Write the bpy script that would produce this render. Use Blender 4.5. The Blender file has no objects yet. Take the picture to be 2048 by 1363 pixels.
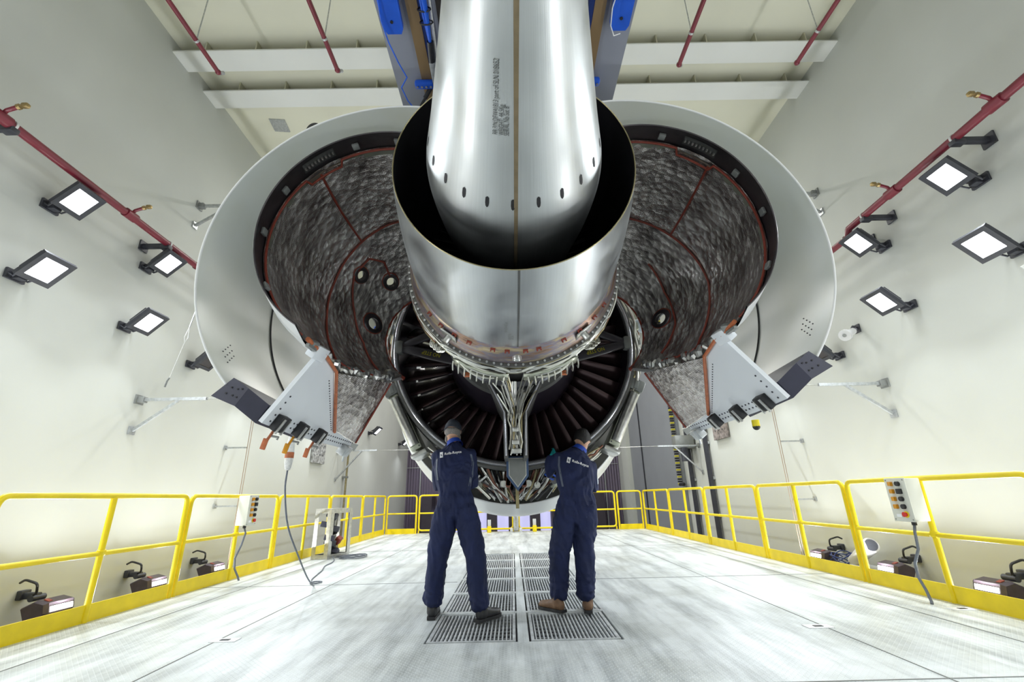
import bpy, bmesh, math, random
from mathutils import Vector, Matrix, Euler, noise
from mathutils.bvhtree import BVHTree
random.seed(7)
PI = math.pi
S = bpy.context.scene
COL = S.collection

# ------------------------------------------------------------------ camera, world, exposure
cam_d = bpy.data.cameras.new('camera')
cam = bpy.data.objects.new('camera', cam_d)
COL.objects.link(cam)
cam_d.sensor_width = 36.0
cam_d.lens = 899.13 / 2048 * 36.0
cam_d.clip_start = 0.05
cam_d.clip_end = 200
YAW, PITCH, ROLL = 0.0059, 0.3328, -0.0218
_f = Vector((math.sin(YAW) * math.cos(PITCH), math.cos(YAW) * math.cos(PITCH), math.sin(PITCH)))
_r = Vector((math.cos(YAW), -math.sin(YAW), 0))
_u = _r.cross(_f)
_r2 = math.cos(ROLL) * _r + math.sin(ROLL) * _u
_u2 = -math.sin(ROLL) * _r + math.cos(ROLL) * _u
M3 = Matrix((_r2, _u2, -_f)).transposed()
cam.matrix_world = Matrix.Translation((-0.0273, 0, 1.0131)) @ M3.to_4x4()
S.camera = cam

world = bpy.data.worlds.new('world')
S.world = world
world.use_nodes = True
world.node_tree.nodes['Background'].inputs[0].default_value = (0.6, 0.65, 0.7, 1)
world.node_tree.nodes['Background'].inputs[1].default_value = 0.3
S.view_settings.view_transform = 'Standard'
S.view_settings.look = 'None'
S.view_settings.gamma = 1
S.view_settings.exposure = 0.08
FLOOD_W = 36.0      # power of one wall floodlight
LOW_W = 62.0        # power of one low floodlight
ADDED_BAY_W = 60.0       # power of one added, unseen high bay lamp
S.cycles.max_bounces = 8
S.cycles.diffuse_bounces = 5
S.cycles.glossy_bounces = 4
S.cycles.sample_clamp_indirect = 4.0
S.cycles.caustics_reflective = False
S.cycles.caustics_refractive = False
S.cycles.use_denoising = True

# ------------------------------------------------------------------ helpers
def tag(o, label=None, cat=None, group=None, kind=None):
    if label: o['label'] = label
    if cat: o['category'] = cat
    if group: o['group'] = group
    if kind: o['kind'] = kind
    return o

def thing(name, label, cat, loc=(0, 0, 0), group=None, rot=None):
    o = bpy.data.objects.new(name, None)
    o.empty_display_size = 0.1
    COL.objects.link(o)
    o.location = loc
    if rot: o.rotation_euler = rot
    o['loc0'] = tuple(loc)
    return tag(o, label, cat, group)

def copy_tree(o, loc=None, label=None, group=None, rot=None, parent=None):
    c = o.copy(); COL.objects.link(c)
    if parent is not None: c.parent = parent
    if loc is not None: c.location = loc
    if rot is not None: c.rotation_euler = rot
    if label: c['label'] = label
    if group: c['group'] = group
    for ch in KIDS.get(o.name, []):
        copy_tree(ch, parent=c)
    return c
KIDS = {}

class MB:
    def __init__(s): s.v = []; s.f = []; s.uv = []
    def add(s, vs, fs, uvs=None):
        b = len(s.v); s.v += [tuple(x) for x in vs]
        s.f += [tuple(i + b for i in f) for f in fs]
        s.uv += list(uvs) if uvs else [(0, 0)] * len(vs)
        return s
    def box(s, c, d, rot=None, bev=0.0):
        x, y, z = d[0] / 2, d[1] / 2, d[2] / 2
        if bev <= 0:
            vs = [Vector(p) for p in ((-x,-y,-z),(x,-y,-z),(x,y,-z),(-x,y,-z),(-x,-y,z),(x,-y,z),(x,y,z),(-x,y,z))]
            fs = [(0,3,2,1),(4,5,6,7),(0,1,5,4),(1,2,6,5),(2,3,7,6),(3,0,4,7)]
        else:
            bm = bmesh.new(); bmesh.ops.create_cube(bm, size=1)
            for v in bm.verts: v.co = Vector((v.co.x * d[0], v.co.y * d[1], v.co.z * d[2]))
            bmesh.ops.bevel(bm, geom=bm.edges[:], offset=bev, segments=2, profile=0.5, affect='EDGES')
            bm.verts.index_update()
            vs = [v.co.copy() for v in bm.verts]; fs = [tuple(v.index for v in f.verts) for f in bm.faces]; bm.free()
        if rot is not None:
            R = rot if isinstance(rot, Matrix) else Euler(rot).to_matrix()
            vs = [R @ v for v in vs]
        c = Vector(c)
        return s.add([v + c for v in vs], fs)
    def cyl(s, p0, p1, r, n=12, r1=None, cap=True):
        p0, p1 = Vector(p0), Vector(p1); r1 = r if r1 is None else r1
        d = (p1 - p0).normalized(); a = d.orthogonal().normalized(); b = d.cross(a)
        vs = []
        for p, rr in ((p0, r), (p1, r1)):
            vs += [p + rr * (math.cos(2*PI*k/n) * a + math.sin(2*PI*k/n) * b) for k in range(n)]
        fs = [(k, (k+1) % n, n + (k+1) % n, n + k) for k in range(n)]
        if cap: fs += [tuple(range(n))[::-1], tuple(range(n, 2*n))]
        return s.add(vs, fs)
    def tube(s, pts, r, n=8, closed=False, flat=None):
        pts = [Vector(p) for p in pts]
        m = len(pts); rr = r if hasattr(r, '__len__') else [r] * m
        T = []
        for i in range(m):
            if closed: t = pts[(i+1) % m] - pts[i-1]
            else: t = pts[min(i+1, m-1)] - pts[max(i-1, 0)]
            T.append(t.normalized() if t.length > 1e-9 else Vector((0, 0, 1)))
        a = T[0].orthogonal().normalized(); vs = []
        for i in range(m):
            a = (a - T[i] * a.dot(T[i]))
            a = a.normalized() if a.length > 1e-6 else T[i].orthogonal().normalized()
            b = T[i].cross(a)
            vs += [pts[i] + rr[i] * (math.cos(2*PI*k/n) * a + math.sin(2*PI*k/n) * b) for k in range(n)]
        fs = []
        for i in range(m if closed else m-1):
            j = (i+1) % m
            fs += [(i*n+k, i*n+(k+1) % n, j*n+(k+1) % n, j*n+k) for k in range(n)]
        if not closed: fs += [tuple(range(n))[::-1], tuple(range((m-1)*n, m*n))]
        return s.add(vs, fs)
    def grid(s, rows, close=False, uvs=None, keep=None):
        n = len(rows[0]); vs = [p for r in rows for p in r]; fs = []
        for i in range(len(rows)-1):
            for k in range(n if close else n-1):
                q = (i*n+k, i*n+(k+1) % n, (i+1)*n+(k+1) % n, (i+1)*n+k)
                if keep is None or keep(i, k): fs.append(q)
        return s.add(vs, fs, uvs)
    def ngon(s, pts):
        return s.add(pts, [tuple(range(len(pts)))])
    def prism(s, pts, off):
        off = Vector(off); n = len(pts); pts = [Vector(p) for p in pts]
        fs = [tuple(range(n))[::-1], tuple(range(n, 2*n))] + [(k, (k+1) % n, n+(k+1) % n, n+k) for k in range(n)]
        return s.add(pts + [p + off for p in pts], fs)
    def sphere(s, c, r, n=12, m=8, sc=(1, 1, 1), R=None):
        rows = []
        for i in range(m+1):
            th = PI * i / m
            rows.append([])
            for k in range(n):
                ph = 2*PI*k/n
                v = Vector((sc[0]*math.sin(th)*math.cos(ph), sc[1]*math.sin(th)*math.sin(ph), sc[2]*math.cos(th))) * r
                if R: v = R @ v
                rows[-1].append(v + Vector(c))
        return s.grid(rows, close=True)
    def disc(s, c, nrm, r, n=10, t=0.004):
        nrm = Vector(nrm).normalized()
        return s.cyl(Vector(c) - nrm*t, Vector(c) + nrm*t, r, n)
    def build(s, name, mt, parent=None, smooth=True, label=None, kind=None, mod=None):
        me = bpy.data.meshes.new(name)
        me.from_pydata([tuple(v) for v in s.v], [], s.f); me.validate(clean_customdata=False)
        if any(u != (0, 0) for u in s.uv):
            ul = me.uv_layers.new(name='UVMap')
            for l in me.loops: ul.data[l.index].uv = s.uv[l.vertex_index]
        bm = bmesh.new(); bm.from_mesh(me)
        bmesh.ops.recalc_face_normals(bm, faces=bm.faces)
        bm.to_mesh(me); bm.free()
        me.materials.append(mt)
        o = bpy.data.objects.new(name, me); COL.objects.link(o)
        if smooth:
            for p in me.polygons: p.use_smooth = True
            try: me.set_sharp_from_angle(angle=math.radians(38))
            except Exception: pass
        if parent is not None:
            o.parent = parent
            KIDS.setdefault(parent.name, []).append(o)
            if parent.type == 'EMPTY':
                o.matrix_parent_inverse = Matrix.Translation(-Vector(parent['loc0']))
        if label: o['label'] = label
        if kind: o['kind'] = kind
        return o

# ------------------------------------------------------------------ materials
def mat(name, col=(0.8, 0.8, 0.8), rough=0.5, metal=0.0, noise_s=0, noise_amt=0.0, bump=0.0, bump_s=20, col2=None, emit=None, es=0, aniso=0, spec=None, stretch=(1, 1, 1), detail=4, rvar=0.0):
    m = bpy.data.materials.new(name); m.use_nodes = True
    nt = m.node_tree; N = nt.nodes; L = nt.links; p = N['Principled BSDF']
    p.inputs['Base Color'].default_value = (*col, 1); p.inputs['Roughness'].default_value = rough
    p.inputs['Metallic'].default_value = metal
    if aniso: p.inputs['Anisotropic'].default_value = aniso
    if spec is not None: p.inputs['Specular IOR Level'].default_value = spec
    if emit: p.inputs['Emission Color'].default_value = (*emit, 1); p.inputs['Emission Strength'].default_value = es
    if noise_s or bump:
        tc = N.new('ShaderNodeTexCoord'); mp = N.new('ShaderNodeMapping'); mp.inputs['Scale'].default_value = stretch
        L.new(tc.outputs['Object'], mp.inputs['Vector'])
    if noise_s:
        n = N.new('ShaderNodeTexNoise'); n.inputs['Scale'].default_value = noise_s; n.inputs['Detail'].default_value = detail
        L.new(mp.outputs[0], n.inputs['Vector'])
        r = N.new('ShaderNodeValToRGB'); r.color_ramp.elements[0].position = 0.35; r.color_ramp.elements[1].position = 0.68
        c2 = col2 if col2 else tuple(c * (1 - noise_amt) for c in col)
        r.color_ramp.elements[0].color = (*c2, 1); r.color_ramp.elements[1].color = (*col, 1)
        L.new(n.outputs[0], r.inputs[0]); L.new(r.outputs[0], p.inputs['Base Color'])
        if rvar:
            mr = N.new('ShaderNodeMapRange'); mr.inputs['To Min'].default_value = rough - rvar; mr.inputs['To Max'].default_value = rough + rvar
            L.new(n.outputs[0], mr.inputs[0]); L.new(mr.outputs[0], p.inputs['Roughness'])
    if bump:
        b = N.new('ShaderNodeTexNoise'); b.inputs['Scale'].default_value = bump_s; b.inputs['Detail'].default_value = 3
        L.new(mp.outputs[0], b.inputs['Vector'])
        bp = N.new('ShaderNodeBump'); bp.inputs['Strength'].default_value = bump; bp.inputs['Distance'].default_value = 0.01
        L.new(b.outputs[0], bp.inputs['Height']); L.new(bp.outputs[0], p.inputs['Normal'])
    return m

M = {}
M['wall'] = mat('wall_paint', (0.59, 0.605, 0.573), 0.75, noise_s=0.5, noise_amt=0.07, bump=0.15, bump_s=8, detail=8)
M['ceil'] = mat('ceiling_paint', (0.72, 0.71, 0.58), 0.75, noise_s=0.6, noise_amt=0.07)
M['beam'] = mat('white_beam_paint', (0.74, 0.75, 0.72), 0.6, noise_s=1, noise_amt=0.05)
M['beige'] = mat('beige_web_paint', (0.50, 0.48, 0.36), 0.6)
M['yellow'] = mat('yellow_rail_paint', (0.90, 0.68, 0.0), 0.38, noise_s=6, noise_amt=0.12)
M['grey_frame'] = mat('galvanised_steel', (0.55, 0.57, 0.58), 0.4, 0.7, noise_s=25, noise_amt=0.25)
M['grate'] = mat('zinc_grating', (0.74, 0.77, 0.79), 0.42, 0.45, noise_s=12, noise_amt=0.3)
M['red_pipe'] = mat('red_pipe_paint', (0.19, 0.018, 0.034), 0.35, noise_s=5, noise_amt=0.15)
M['brass'] = mat('dull_brass', (0.45, 0.33, 0.15), 0.4, 0.8, noise_s=40, noise_amt=0.3)
M['lamp'] = mat('charcoal_lamp_body', (0.05, 0.052, 0.065), 0.45, 0.2, noise_s=15, noise_amt=0.2)
M['lamp2'] = mat('brown_grey_lamp_body', (0.07, 0.052, 0.066), 0.4, 0.2, noise_s=15, noise_amt=0.25)
M['glass'] = mat('lit_lamp_glass', (1, 1, 1), 0.3, emit=(0.93, 0.97, 1.0), es=9)
M['cowl'] = mat('white_cowl_paint', (0.78, 0.79, 0.79), 0.28, noise_s=1.2, noise_amt=0.03)
M['duct'] = mat('grey_duct_liner', (0.64, 0.67, 0.65), 0.32, noise_s=1.6, noise_amt=0.10, col2=(0.60, 0.62, 0.55))
M['panelw'] = mat('white_panel_paint', (0.76, 0.79, 0.83), 0.3, noise_s=1.5, noise_amt=0.05)
M['black'] = mat('black_rubber', (0.015, 0.015, 0.018), 0.5, noise_s=30, noise_amt=0.3)
M['dblue'] = mat('dark_slate_composite', (0.045, 0.045, 0.075), 0.45, noise_s=6, noise_amt=0.25)
M['band'] = mat('dark_titanium', (0.10, 0.09, 0.095), 0.38, 0.7, noise_s=6, noise_amt=0.35, bump=0.1, bump_s=30)
M['redseal'] = mat('red_brown_seal', (0.27, 0.045, 0.025), 0.5, noise_s=30, noise_amt=0.2)
M['orange'] = mat('orange_sealant', (0.55, 0.16, 0.06), 0.5, noise_s=25, noise_amt=0.3)
M['steel'] = mat('bright_steel', (0.62, 0.62, 0.60), 0.3, 0.95, noise_s=20, noise_amt=0.25)
M['pipe'] = mat('stainless_pipe', (0.72, 0.71, 0.64), 0.28, 0.9, noise_s=20, noise_amt=0.2)
M['pipe2'] = mat('olive_brass_pipe', (0.42, 0.36, 0.20), 0.35, 0.8, noise_s=20, noise_amt=0.3)
M['white_hose'] = mat('white_hose', (0.8, 0.8, 0.78), 0.5, noise_s=60, noise_amt=0.2)
M['copper'] = mat('brown_copper_pipe', (0.28, 0.12, 0.08), 0.4, 0.6, noise_s=20, noise_amt=0.3)
M['bluehose'] = mat('blue_hose', (0.02, 0.13, 0.75), 0.35, noise_s=30, noise_amt=0.2)
M['bluepaint'] = mat('blue_steel_paint', (0.012, 0.10, 0.62), 0.35, noise_s=8, noise_amt=0.12)
M['navyp'] = mat('dark_blue_paint', (0.01, 0.03, 0.16), 0.4, noise_s=8, noise_amt=0.12)
M['bronze'] = mat('bronze_anodised', (0.30, 0.20, 0.10), 0.35, 0.3, noise_s=3, noise_amt=0.15)
M['plate'] = mat('grey_painted_plate', (0.27, 0.285, 0.34), 0.5, noise_s=1.5, noise_amt=0.12)
M['brown'] = mat('dark_brown_plate', (0.06, 0.05, 0.045), 0.5, noise_s=2, noise_amt=0.2)
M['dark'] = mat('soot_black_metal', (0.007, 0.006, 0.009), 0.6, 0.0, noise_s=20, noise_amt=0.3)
M['ductdark'] = mat('dark_acoustic_liner', (0.018, 0.013, 0.022), 0.42, 0.2, noise_s=3, noise_amt=0.3)
M['vane'] = mat('purple_brown_vane', (0.10, 0.06, 0.065), 0.25, 0.55, noise_s=3, noise_amt=0.35)
M['strut'] = mat('dark_grey_strut', (0.06, 0.055, 0.065), 0.35, 0.3, noise_s=5, noise_amt=0.2)
M['fairing'] = mat('grey_fairing', (0.13, 0.13, 0.125), 0.35, 0.4, noise_s=6, noise_amt=0.2)
M['ring'] = mat('polished_ring', (0.42, 0.42, 0.46), 0.25, 0.9, noise_s=6, noise_amt=0.3)
M['olive'] = mat('silver_green_box', (0.50, 0.52, 0.42), 0.3, 0.7, noise_s=8, noise_amt=0.2)
M['bluetrim'] = mat('slate_blue_trim', (0.05, 0.10, 0.22), 0.4, noise_s=10, noise_amt=0.1)
M['grey'] = mat('mid_grey_panel', (0.26, 0.27, 0.26), 0.45, 0.2, noise_s=8, noise_amt=0.15)
M['navy'] = mat('navy_coverall', (0.006, 0.013, 0.062), 0.85, noise_s=9, noise_amt=0.25, bump=0.25, bump_s=70)
M['greytrim'] = mat('grey_reflective_piping', (0.10, 0.12, 0.17), 0.5, noise_s=30, noise_amt=0.2)
M['skin'] = mat('skin', (0.55, 0.32, 0.22), 0.5, noise_s=12, noise_amt=0.12)
M['hair'] = mat('black_hair', (0.008, 0.006, 0.006), 0.55, noise_s=60, noise_amt=0.5, bump=1.0, bump_s=120)
M['ghair'] = mat('grey_hair', (0.28, 0.26, 0.24), 0.6, noise_s=80, noise_amt=0.4, bump=0.8, bump_s=120)
M['cap'] = mat('dark_slate_cap', (0.03, 0.038, 0.055), 0.7, noise_s=14, noise_amt=0.3)
M['royal'] = mat('royal_blue_collar', (0.008, 0.055, 0.42), 0.7, noise_s=20, noise_amt=0.2)
M['bootb'] = mat('black_boot', (0.018, 0.018, 0.022), 0.5, noise_s=30, noise_amt=0.3)
M['bootn'] = mat('brown_boot', (0.20, 0.11, 0.06), 0.6, noise_s=30, noise_amt=0.3)
M['teal'] = mat('teal_glove', (0.02, 0.36, 0.38), 0.35, noise_s=20, noise_amt=0.15)
M['wglove'] = mat('pale_glove', (0.62, 0.70, 0.78), 0.4, noise_s=20, noise_amt=0.15)
M['white'] = mat('white_print', (0.85, 0.86, 0.88), 0.5)
M['yprint'] = mat('yellow_print', (0.55, 0.48, 0.02), 0.5)
M['ink'] = mat('grey_ink', (0.07, 0.075, 0.07), 0.6)
M['seam'] = mat('brown_weld_seam', (0.26, 0.20, 0.12), 0.4, 0.6, noise_s=20, noise_amt=0.2)
M['boxg'] = mat('cream_control_box', (0.66, 0.67, 0.60), 0.45, noise_s=5, noise_amt=0.05)
M['amber'] = mat('amber_lens', (0.65, 0.28, 0.01), 0.2, noise_s=20, noise_amt=0.1)
M['redb'] = mat('red_button', (0.6, 0.02, 0.02), 0.3)
M['ybtn'] = mat('yellow_ring', (0.85, 0.68, 0.02), 0.35)
M['cable'] = mat('grey_cable', (0.16, 0.18, 0.22), 0.5, noise_s=60, noise_amt=0.2)
M['wire'] = mat('tie_wire', (0.42, 0.32, 0.24), 0.4, 0.5)
M['camw'] = mat('pale_grey_housing', (0.6, 0.6, 0.6), 0.4, noise_s=10, noise_amt=0.05)
M['deep'] = mat('cell_base_floor', (0.20, 0.20, 0.22), 0.7, noise_s=2, noise_amt=0.2)
M['door'] = mat('blue_grey_door', (0.27, 0.285, 0.31), 0.5, noise_s=1, noise_amt=0.08)
M['column'] = mat('pale_column', (0.62, 0.64, 0.60), 0.6, noise_s=1, noise_amt=0.06)
M['reflection_glow'] = mat('lamp_reflection_glow', (1, 1, 1), 0.5, emit=(0.55, 0.55, 1.0), es=0.7)  # emission standing in for floodlight reflections on the metal wall

def nodes_of(m): return m.node_tree.nodes, m.node_tree.links, m.node_tree.nodes['Principled BSDF']
def nd(N, t, **k):
    n = N.new(t)
    for a, b in k.items():
        if a.startswith('i_'): n.inputs[int(a[2:])].default_value = b
        else: setattr(n, a, b)
    return n

def deck_material():
    m = mat('treadplate_deck', (0.7, 0.72, 0.72), 0.4, 0.15); N, L, p = nodes_of(m)
    tc = nd(N, 'ShaderNodeTexCoord')
    # worn streaks running lengthways
    mp = nd(N, 'ShaderNodeMapping'); mp.inputs['Scale'].default_value = (3.2, 0.35, 1); L.new(tc.outputs['Object'], mp.inputs[0])
    n1 = nd(N, 'ShaderNodeTexNoise'); n1.inputs['Scale'].default_value = 1.6; n1.inputs['Detail'].default_value = 8; n1.inputs['Roughness'].default_value = 0.65
    L.new(mp.outputs[0], n1.inputs[0])
    r1 = nd(N, 'ShaderNodeValToRGB'); r1.color_ramp.elements[0].position = 0.30; r1.color_ramp.elements[0].color = (0.30, 0.33, 0.345, 1)
    r1.color_ramp.elements[1].position = 0.56; r1.color_ramp.elements[1].color = (0.70, 0.74, 0.755, 1)
    L.new(n1.outputs[0], r1.inputs[0])
    n2 = nd(N, 'ShaderNodeTexNoise'); n2.inputs['Scale'].default_value = 0.9; n2.inputs['Detail'].default_value = 9; n2.inputs['Roughness'].default_value = 0.7
    L.new(tc.outputs['Object'], n2.inputs[0])
    r2 = nd(N, 'ShaderNodeValToRGB'); r2.color_ramp.elements[0].position = 0.36; r2.color_ramp.elements[0].color = (0.62, 0.62, 0.58, 1)
    r2.color_ramp.elements[1].position = 0.55; r2.color_ramp.elements[1].color = (1, 1, 1, 1)
    L.new(n2.outputs[0], r2.inputs[0])
    mx = nd(N, 'ShaderNodeMix', data_type='RGBA', blend_type='MULTIPLY'); mx.inputs[0].default_value = 0.75
    L.new(r1.outputs[0], mx.inputs[6]); L.new(r2.outputs[0], mx.inputs[7])
    # raised lozenges: two stretched, rotated checks
    hs = []
    for ang, off in ((0.785, 0.0), (-0.785, 0.5)):
        q = nd(N, 'ShaderNodeMapping'); q.inputs['Rotation'].default_value = (0, 0, ang); q.inputs['Scale'].default_value = (1, 1, 1)
        L.new(tc.outputs['Object'], q.inputs[0])
        vm = nd(N, 'ShaderNodeVectorMath', operation='MULTIPLY'); vm.inputs[1].default_value = (34, 34, 0); L.new(q.outputs[0], vm.inputs[0])
        ad = nd(N, 'ShaderNodeVectorMath', operation='ADD'); ad.inputs[1].default_value = (off, off, 0); L.new(vm.outputs[0], ad.inputs[0])
        fr = nd(N, 'ShaderNodeVectorMath', operation='FRACTION'); L.new(ad.outputs[0], fr.inputs[0])
        sb = nd(N, 'ShaderNodeVectorMath', operation='SUBTRACT'); sb.inputs[1].default_value = (0.5, 0.5, 0); L.new(fr.outputs[0], sb.inputs[0])
        sc = nd(N, 'ShaderNodeVectorMath', operation='MULTIPLY'); sc.inputs[1].default_value = (1.0, 4.0, 0); L.new(sb.outputs[0], sc.inputs[0])
        ln = nd(N, 'ShaderNodeVectorMath', operation='LENGTH'); L.new(sc.outputs[0], ln.inputs[0])
        mr = nd(N, 'ShaderNodeMapRange'); mr.inputs[1].default_value = 0.36; mr.inputs[2].default_value = 0.46; mr.inputs[3].default_value = 1; mr.inputs[4].default_value = 0
        L.new(ln.outputs['Value'], mr.inputs[0]); hs.append(mr)
    mxh = nd(N, 'ShaderNodeMath', operation='MAXIMUM'); L.new(hs[0].outputs[0], mxh.inputs[0]); L.new(hs[1].outputs[0], mxh.inputs[1])
    # worn paint: the lozenge tops are brighter bare metal
    m2 = nd(N, 'ShaderNodeMix', data_type='RGBA', blend_type='MIX')
    ml = nd(N, 'ShaderNodeMath', operation='MULTIPLY'); ml.inputs[1].default_value = 0.30; L.new(mxh.outputs[0], ml.inputs[0])
    L.new(ml.outputs[0], m2.inputs[0]); L.new(mx.outputs[2], m2.inputs[6]); m2.inputs[7].default_value = (0.92, 0.94, 0.95, 1)
    L.new(m2.outputs[2], p.inputs['Base Color'])
    bp = nd(N, 'ShaderNodeBump'); bp.inputs['Strength'].default_value = 0.5; bp.inputs['Distance'].default_value = 0.004
    L.new(mxh.outputs[0], bp.inputs['Height']); L.new(bp.outputs[0], p.inputs['Normal'])
    return m
M['deck'] = deck_material()

def foil_material():
    m = mat('quilted_foil_blanket', (0.4, 0.39, 0.38), 0.35, 0.85); N, L, p = nodes_of(m)
    uv = nd(N, 'ShaderNodeUVMap'); tc = nd(N, 'ShaderNodeTexCoord')
    # embossed mesh of tiny dots
    vm = nd(N, 'ShaderNodeVectorMath', operation='MULTIPLY'); vm.inputs[1].default_value = (80, 80, 0); L.new(uv.outputs[0], vm.inputs[0])
    fr = nd(N, 'ShaderNodeVectorMath', operation='FRACTION'); L.new(vm.outputs[0], fr.inputs[0])
    sb = nd(N, 'ShaderNodeVectorMath', operation='SUBTRACT'); sb.inputs[1].default_value = (0.5, 0.5, 0); L.new(fr.outputs[0], sb.inputs[0])
    ln = nd(N, 'ShaderNodeVectorMath', operation='LENGTH'); L.new(sb.outputs[0], ln.inputs[0])
    mr = nd(N, 'ShaderNodeMapRange'); mr.inputs[1].default_value = 0.2; mr.inputs[2].default_value = 0.42; mr.inputs[3].default_value = 1; mr.inputs[4].default_value = 0
    L.new(ln.outputs['Value'], mr.inputs[0])
    # crinkles
    n1 = nd(N, 'ShaderNodeTexNoise'); n1.inputs['Scale'].default_value = 4.0; n1.inputs['Detail'].default_value = 6; n1.inputs['Roughness'].default_value = 0.6; n1.inputs['Distortion'].default_value = 0.15
    L.new(tc.outputs['Object'], n1.inputs[0])
    vo = nd(N, 'ShaderNodeTexVoronoi'); vo.inputs['Scale'].default_value = 16; vo.feature = 'F1'; L.new(tc.outputs['Object'], vo.inputs[0])
    # quilting seams along u at regular v, slightly wavy
    sx = nd(N, 'ShaderNodeSeparateXYZ'); L.new(uv.outputs[0], sx.inputs[0])
    wv = nd(N, 'ShaderNodeMath', operation='MULTIPLY_ADD'); wv.inputs[1].default_value = 0.05; L.new(n1.outputs[0], wv.inputs[0]); L.new(sx.outputs[1], wv.inputs[2])
    md = nd(N, 'ShaderNodeMath', operation='PINGPONG'); md.inputs[1].default_value = 0.06; L.new(wv.outputs[0], md.inputs[0])
    sm = nd(N, 'ShaderNodeMapRange'); sm.inputs[1].default_value = 0; sm.inputs[2].default_value = 0.0065; sm.inputs[3].default_value = 1; sm.inputs[4].default_value = 0
    L.new(md.outputs[0], sm.inputs[0])
    # base colour: patches of darker tarnish
    rp = nd(N, 'ShaderNodeValToRGB'); rp.color_ramp.elements[0].position = 0.36; rp.color_ramp.elements[0].color = (0.36, 0.325, 0.31, 1)
    rp.color_ramp.elements[1].position = 0.66; rp.color_ramp.elements[1].color = (0.96, 0.92, 0.88, 1)
    L.new(n1.outputs[0], rp.inputs[0])
    m1 = nd(N, 'ShaderNodeMix', data_type='RGBA', blend_type='MULTIPLY'); L.new(rp.outputs[0], m1.inputs[6])
    dm = nd(N, 'ShaderNodeMath', operation='MULTIPLY'); dm.inputs[1].default_value = 0.6; L.new(mr.outputs[0], dm.inputs[0]); L.new(dm.outputs[0], m1.inputs[0])
    m1.inputs[7].default_value = (0.42, 0.40, 0.40, 1)
    m2 = nd(N, 'ShaderNodeMix', data_type='RGBA', blend_type='MIX'); L.new(sm.outputs[0], m2.inputs[0]); L.new(m1.outputs[2], m2.inputs[6]); m2.inputs[7].default_value = (0.75, 0.72, 0.66, 1)
    L.new(m2.outputs[2], p.inputs['Base Color'])
    b1 = nd(N, 'ShaderNodeBump'); b1.inputs['Strength'].default_value = 1.0; b1.inputs['Distance'].default_value = 0.045; L.new(n1.outputs[0], b1.inputs['Height'])
    b2 = nd(N, 'ShaderNodeBump'); b2.inputs['Strength'].default_value = 0.8; b2.inputs['Distance'].default_value = 0.02; L.new(vo.outputs[0], b2.inputs['Height']); L.new(b1.outputs[0], b2.inputs['Normal'])
    b3 = nd(N, 'ShaderNodeBump'); b3.inputs['Strength'].default_value = 0.5; b3.inputs['Distance'].default_value = 0.004; L.new(mr.outputs[0], b3.inputs['Height']); L.new(b2.outputs[0], b3.inputs['Normal'])
    L.new(b3.outputs[0], p.inputs['Normal'])
    p.inputs['Roughness'].default_value = 0.24
    return m
M['foil'] = foil_material()

def brushed(name, col, rough, streak=(0.5, 14, 14), amt=0.18, ang=True):
    """brushed sheet metal with fine lines and cloudy polishing marks (uv: u round the part, v along it)"""
    m = mat(name, col, rough, 0.95); N, L, p = nodes_of(m)
    uv = nd(N, 'ShaderNodeUVMap'); tc = nd(N, 'ShaderNodeTexCoord')
    mp = nd(N, 'ShaderNodeMapping'); mp.inputs['Scale'].default_value = (60, 2.0, 1); L.new(uv.outputs[0], mp.inputs[0])
    n = nd(N, 'ShaderNodeTexNoise'); n.inputs['Scale'].default_value = 1; n.inputs['Detail'].default_value = 6; L.new(mp.outputs[0], n.inputs[0])
    c = nd(N, 'ShaderNodeTexNoise'); c.inputs['Scale'].default_value = 4; c.inputs['Detail'].default_value = 2; L.new(tc.outputs['Object'], c.inputs[0])
    r = nd(N, 'ShaderNodeMapRange'); r.inputs[1].default_value = 0.3; r.inputs[2].default_value = 0.7; r.inputs[3].default_value = rough - 0.06; r.inputs[4].default_value = rough + 0.14
    L.new(c.outputs[0], r.inputs[0]); L.new(r.outputs[0], p.inputs['Roughness'])
    a = nd(N, 'ShaderNodeMath', operation='ADD'); L.new(n.outputs[0], a.inputs[0]); L.new(c.outputs[0], a.inputs[1])
    rr = nd(N, 'ShaderNodeValToRGB'); rr.color_ramp.elements[0].position = 0.2; rr.color_ramp.elements[1].position = 0.8
    h = nd(N, 'ShaderNodeMath', operation='MULTIPLY'); h.inputs[1].default_value = 0.5; L.new(a.outputs[0], h.inputs[0]); L.new(h.outputs[0], rr.inputs[0])
    rr.color_ramp.elements[0].color = (*[x * (1 - amt) for x in col], 1); rr.color_ramp.elements[1].color = (*col, 1)
    L.new(rr.outputs[0], p.inputs['Base Color'])
    b = nd(N, 'ShaderNodeBump'); b.inputs['Strength'].default_value = 0.12; b.inputs['Distance'].default_value = 0.003; L.new(n.outputs[0], b.inputs['Height'])
    L.new(b.outputs[0], p.inputs['Normal'])
    return m
M['plug'] = brushed('brushed_plug_metal', (0.56, 0.575, 0.575), 0.36)
M['nozzle'] = brushed('brushed_nozzle_metal', (0.60, 0.62, 0.63), 0.36)

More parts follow.
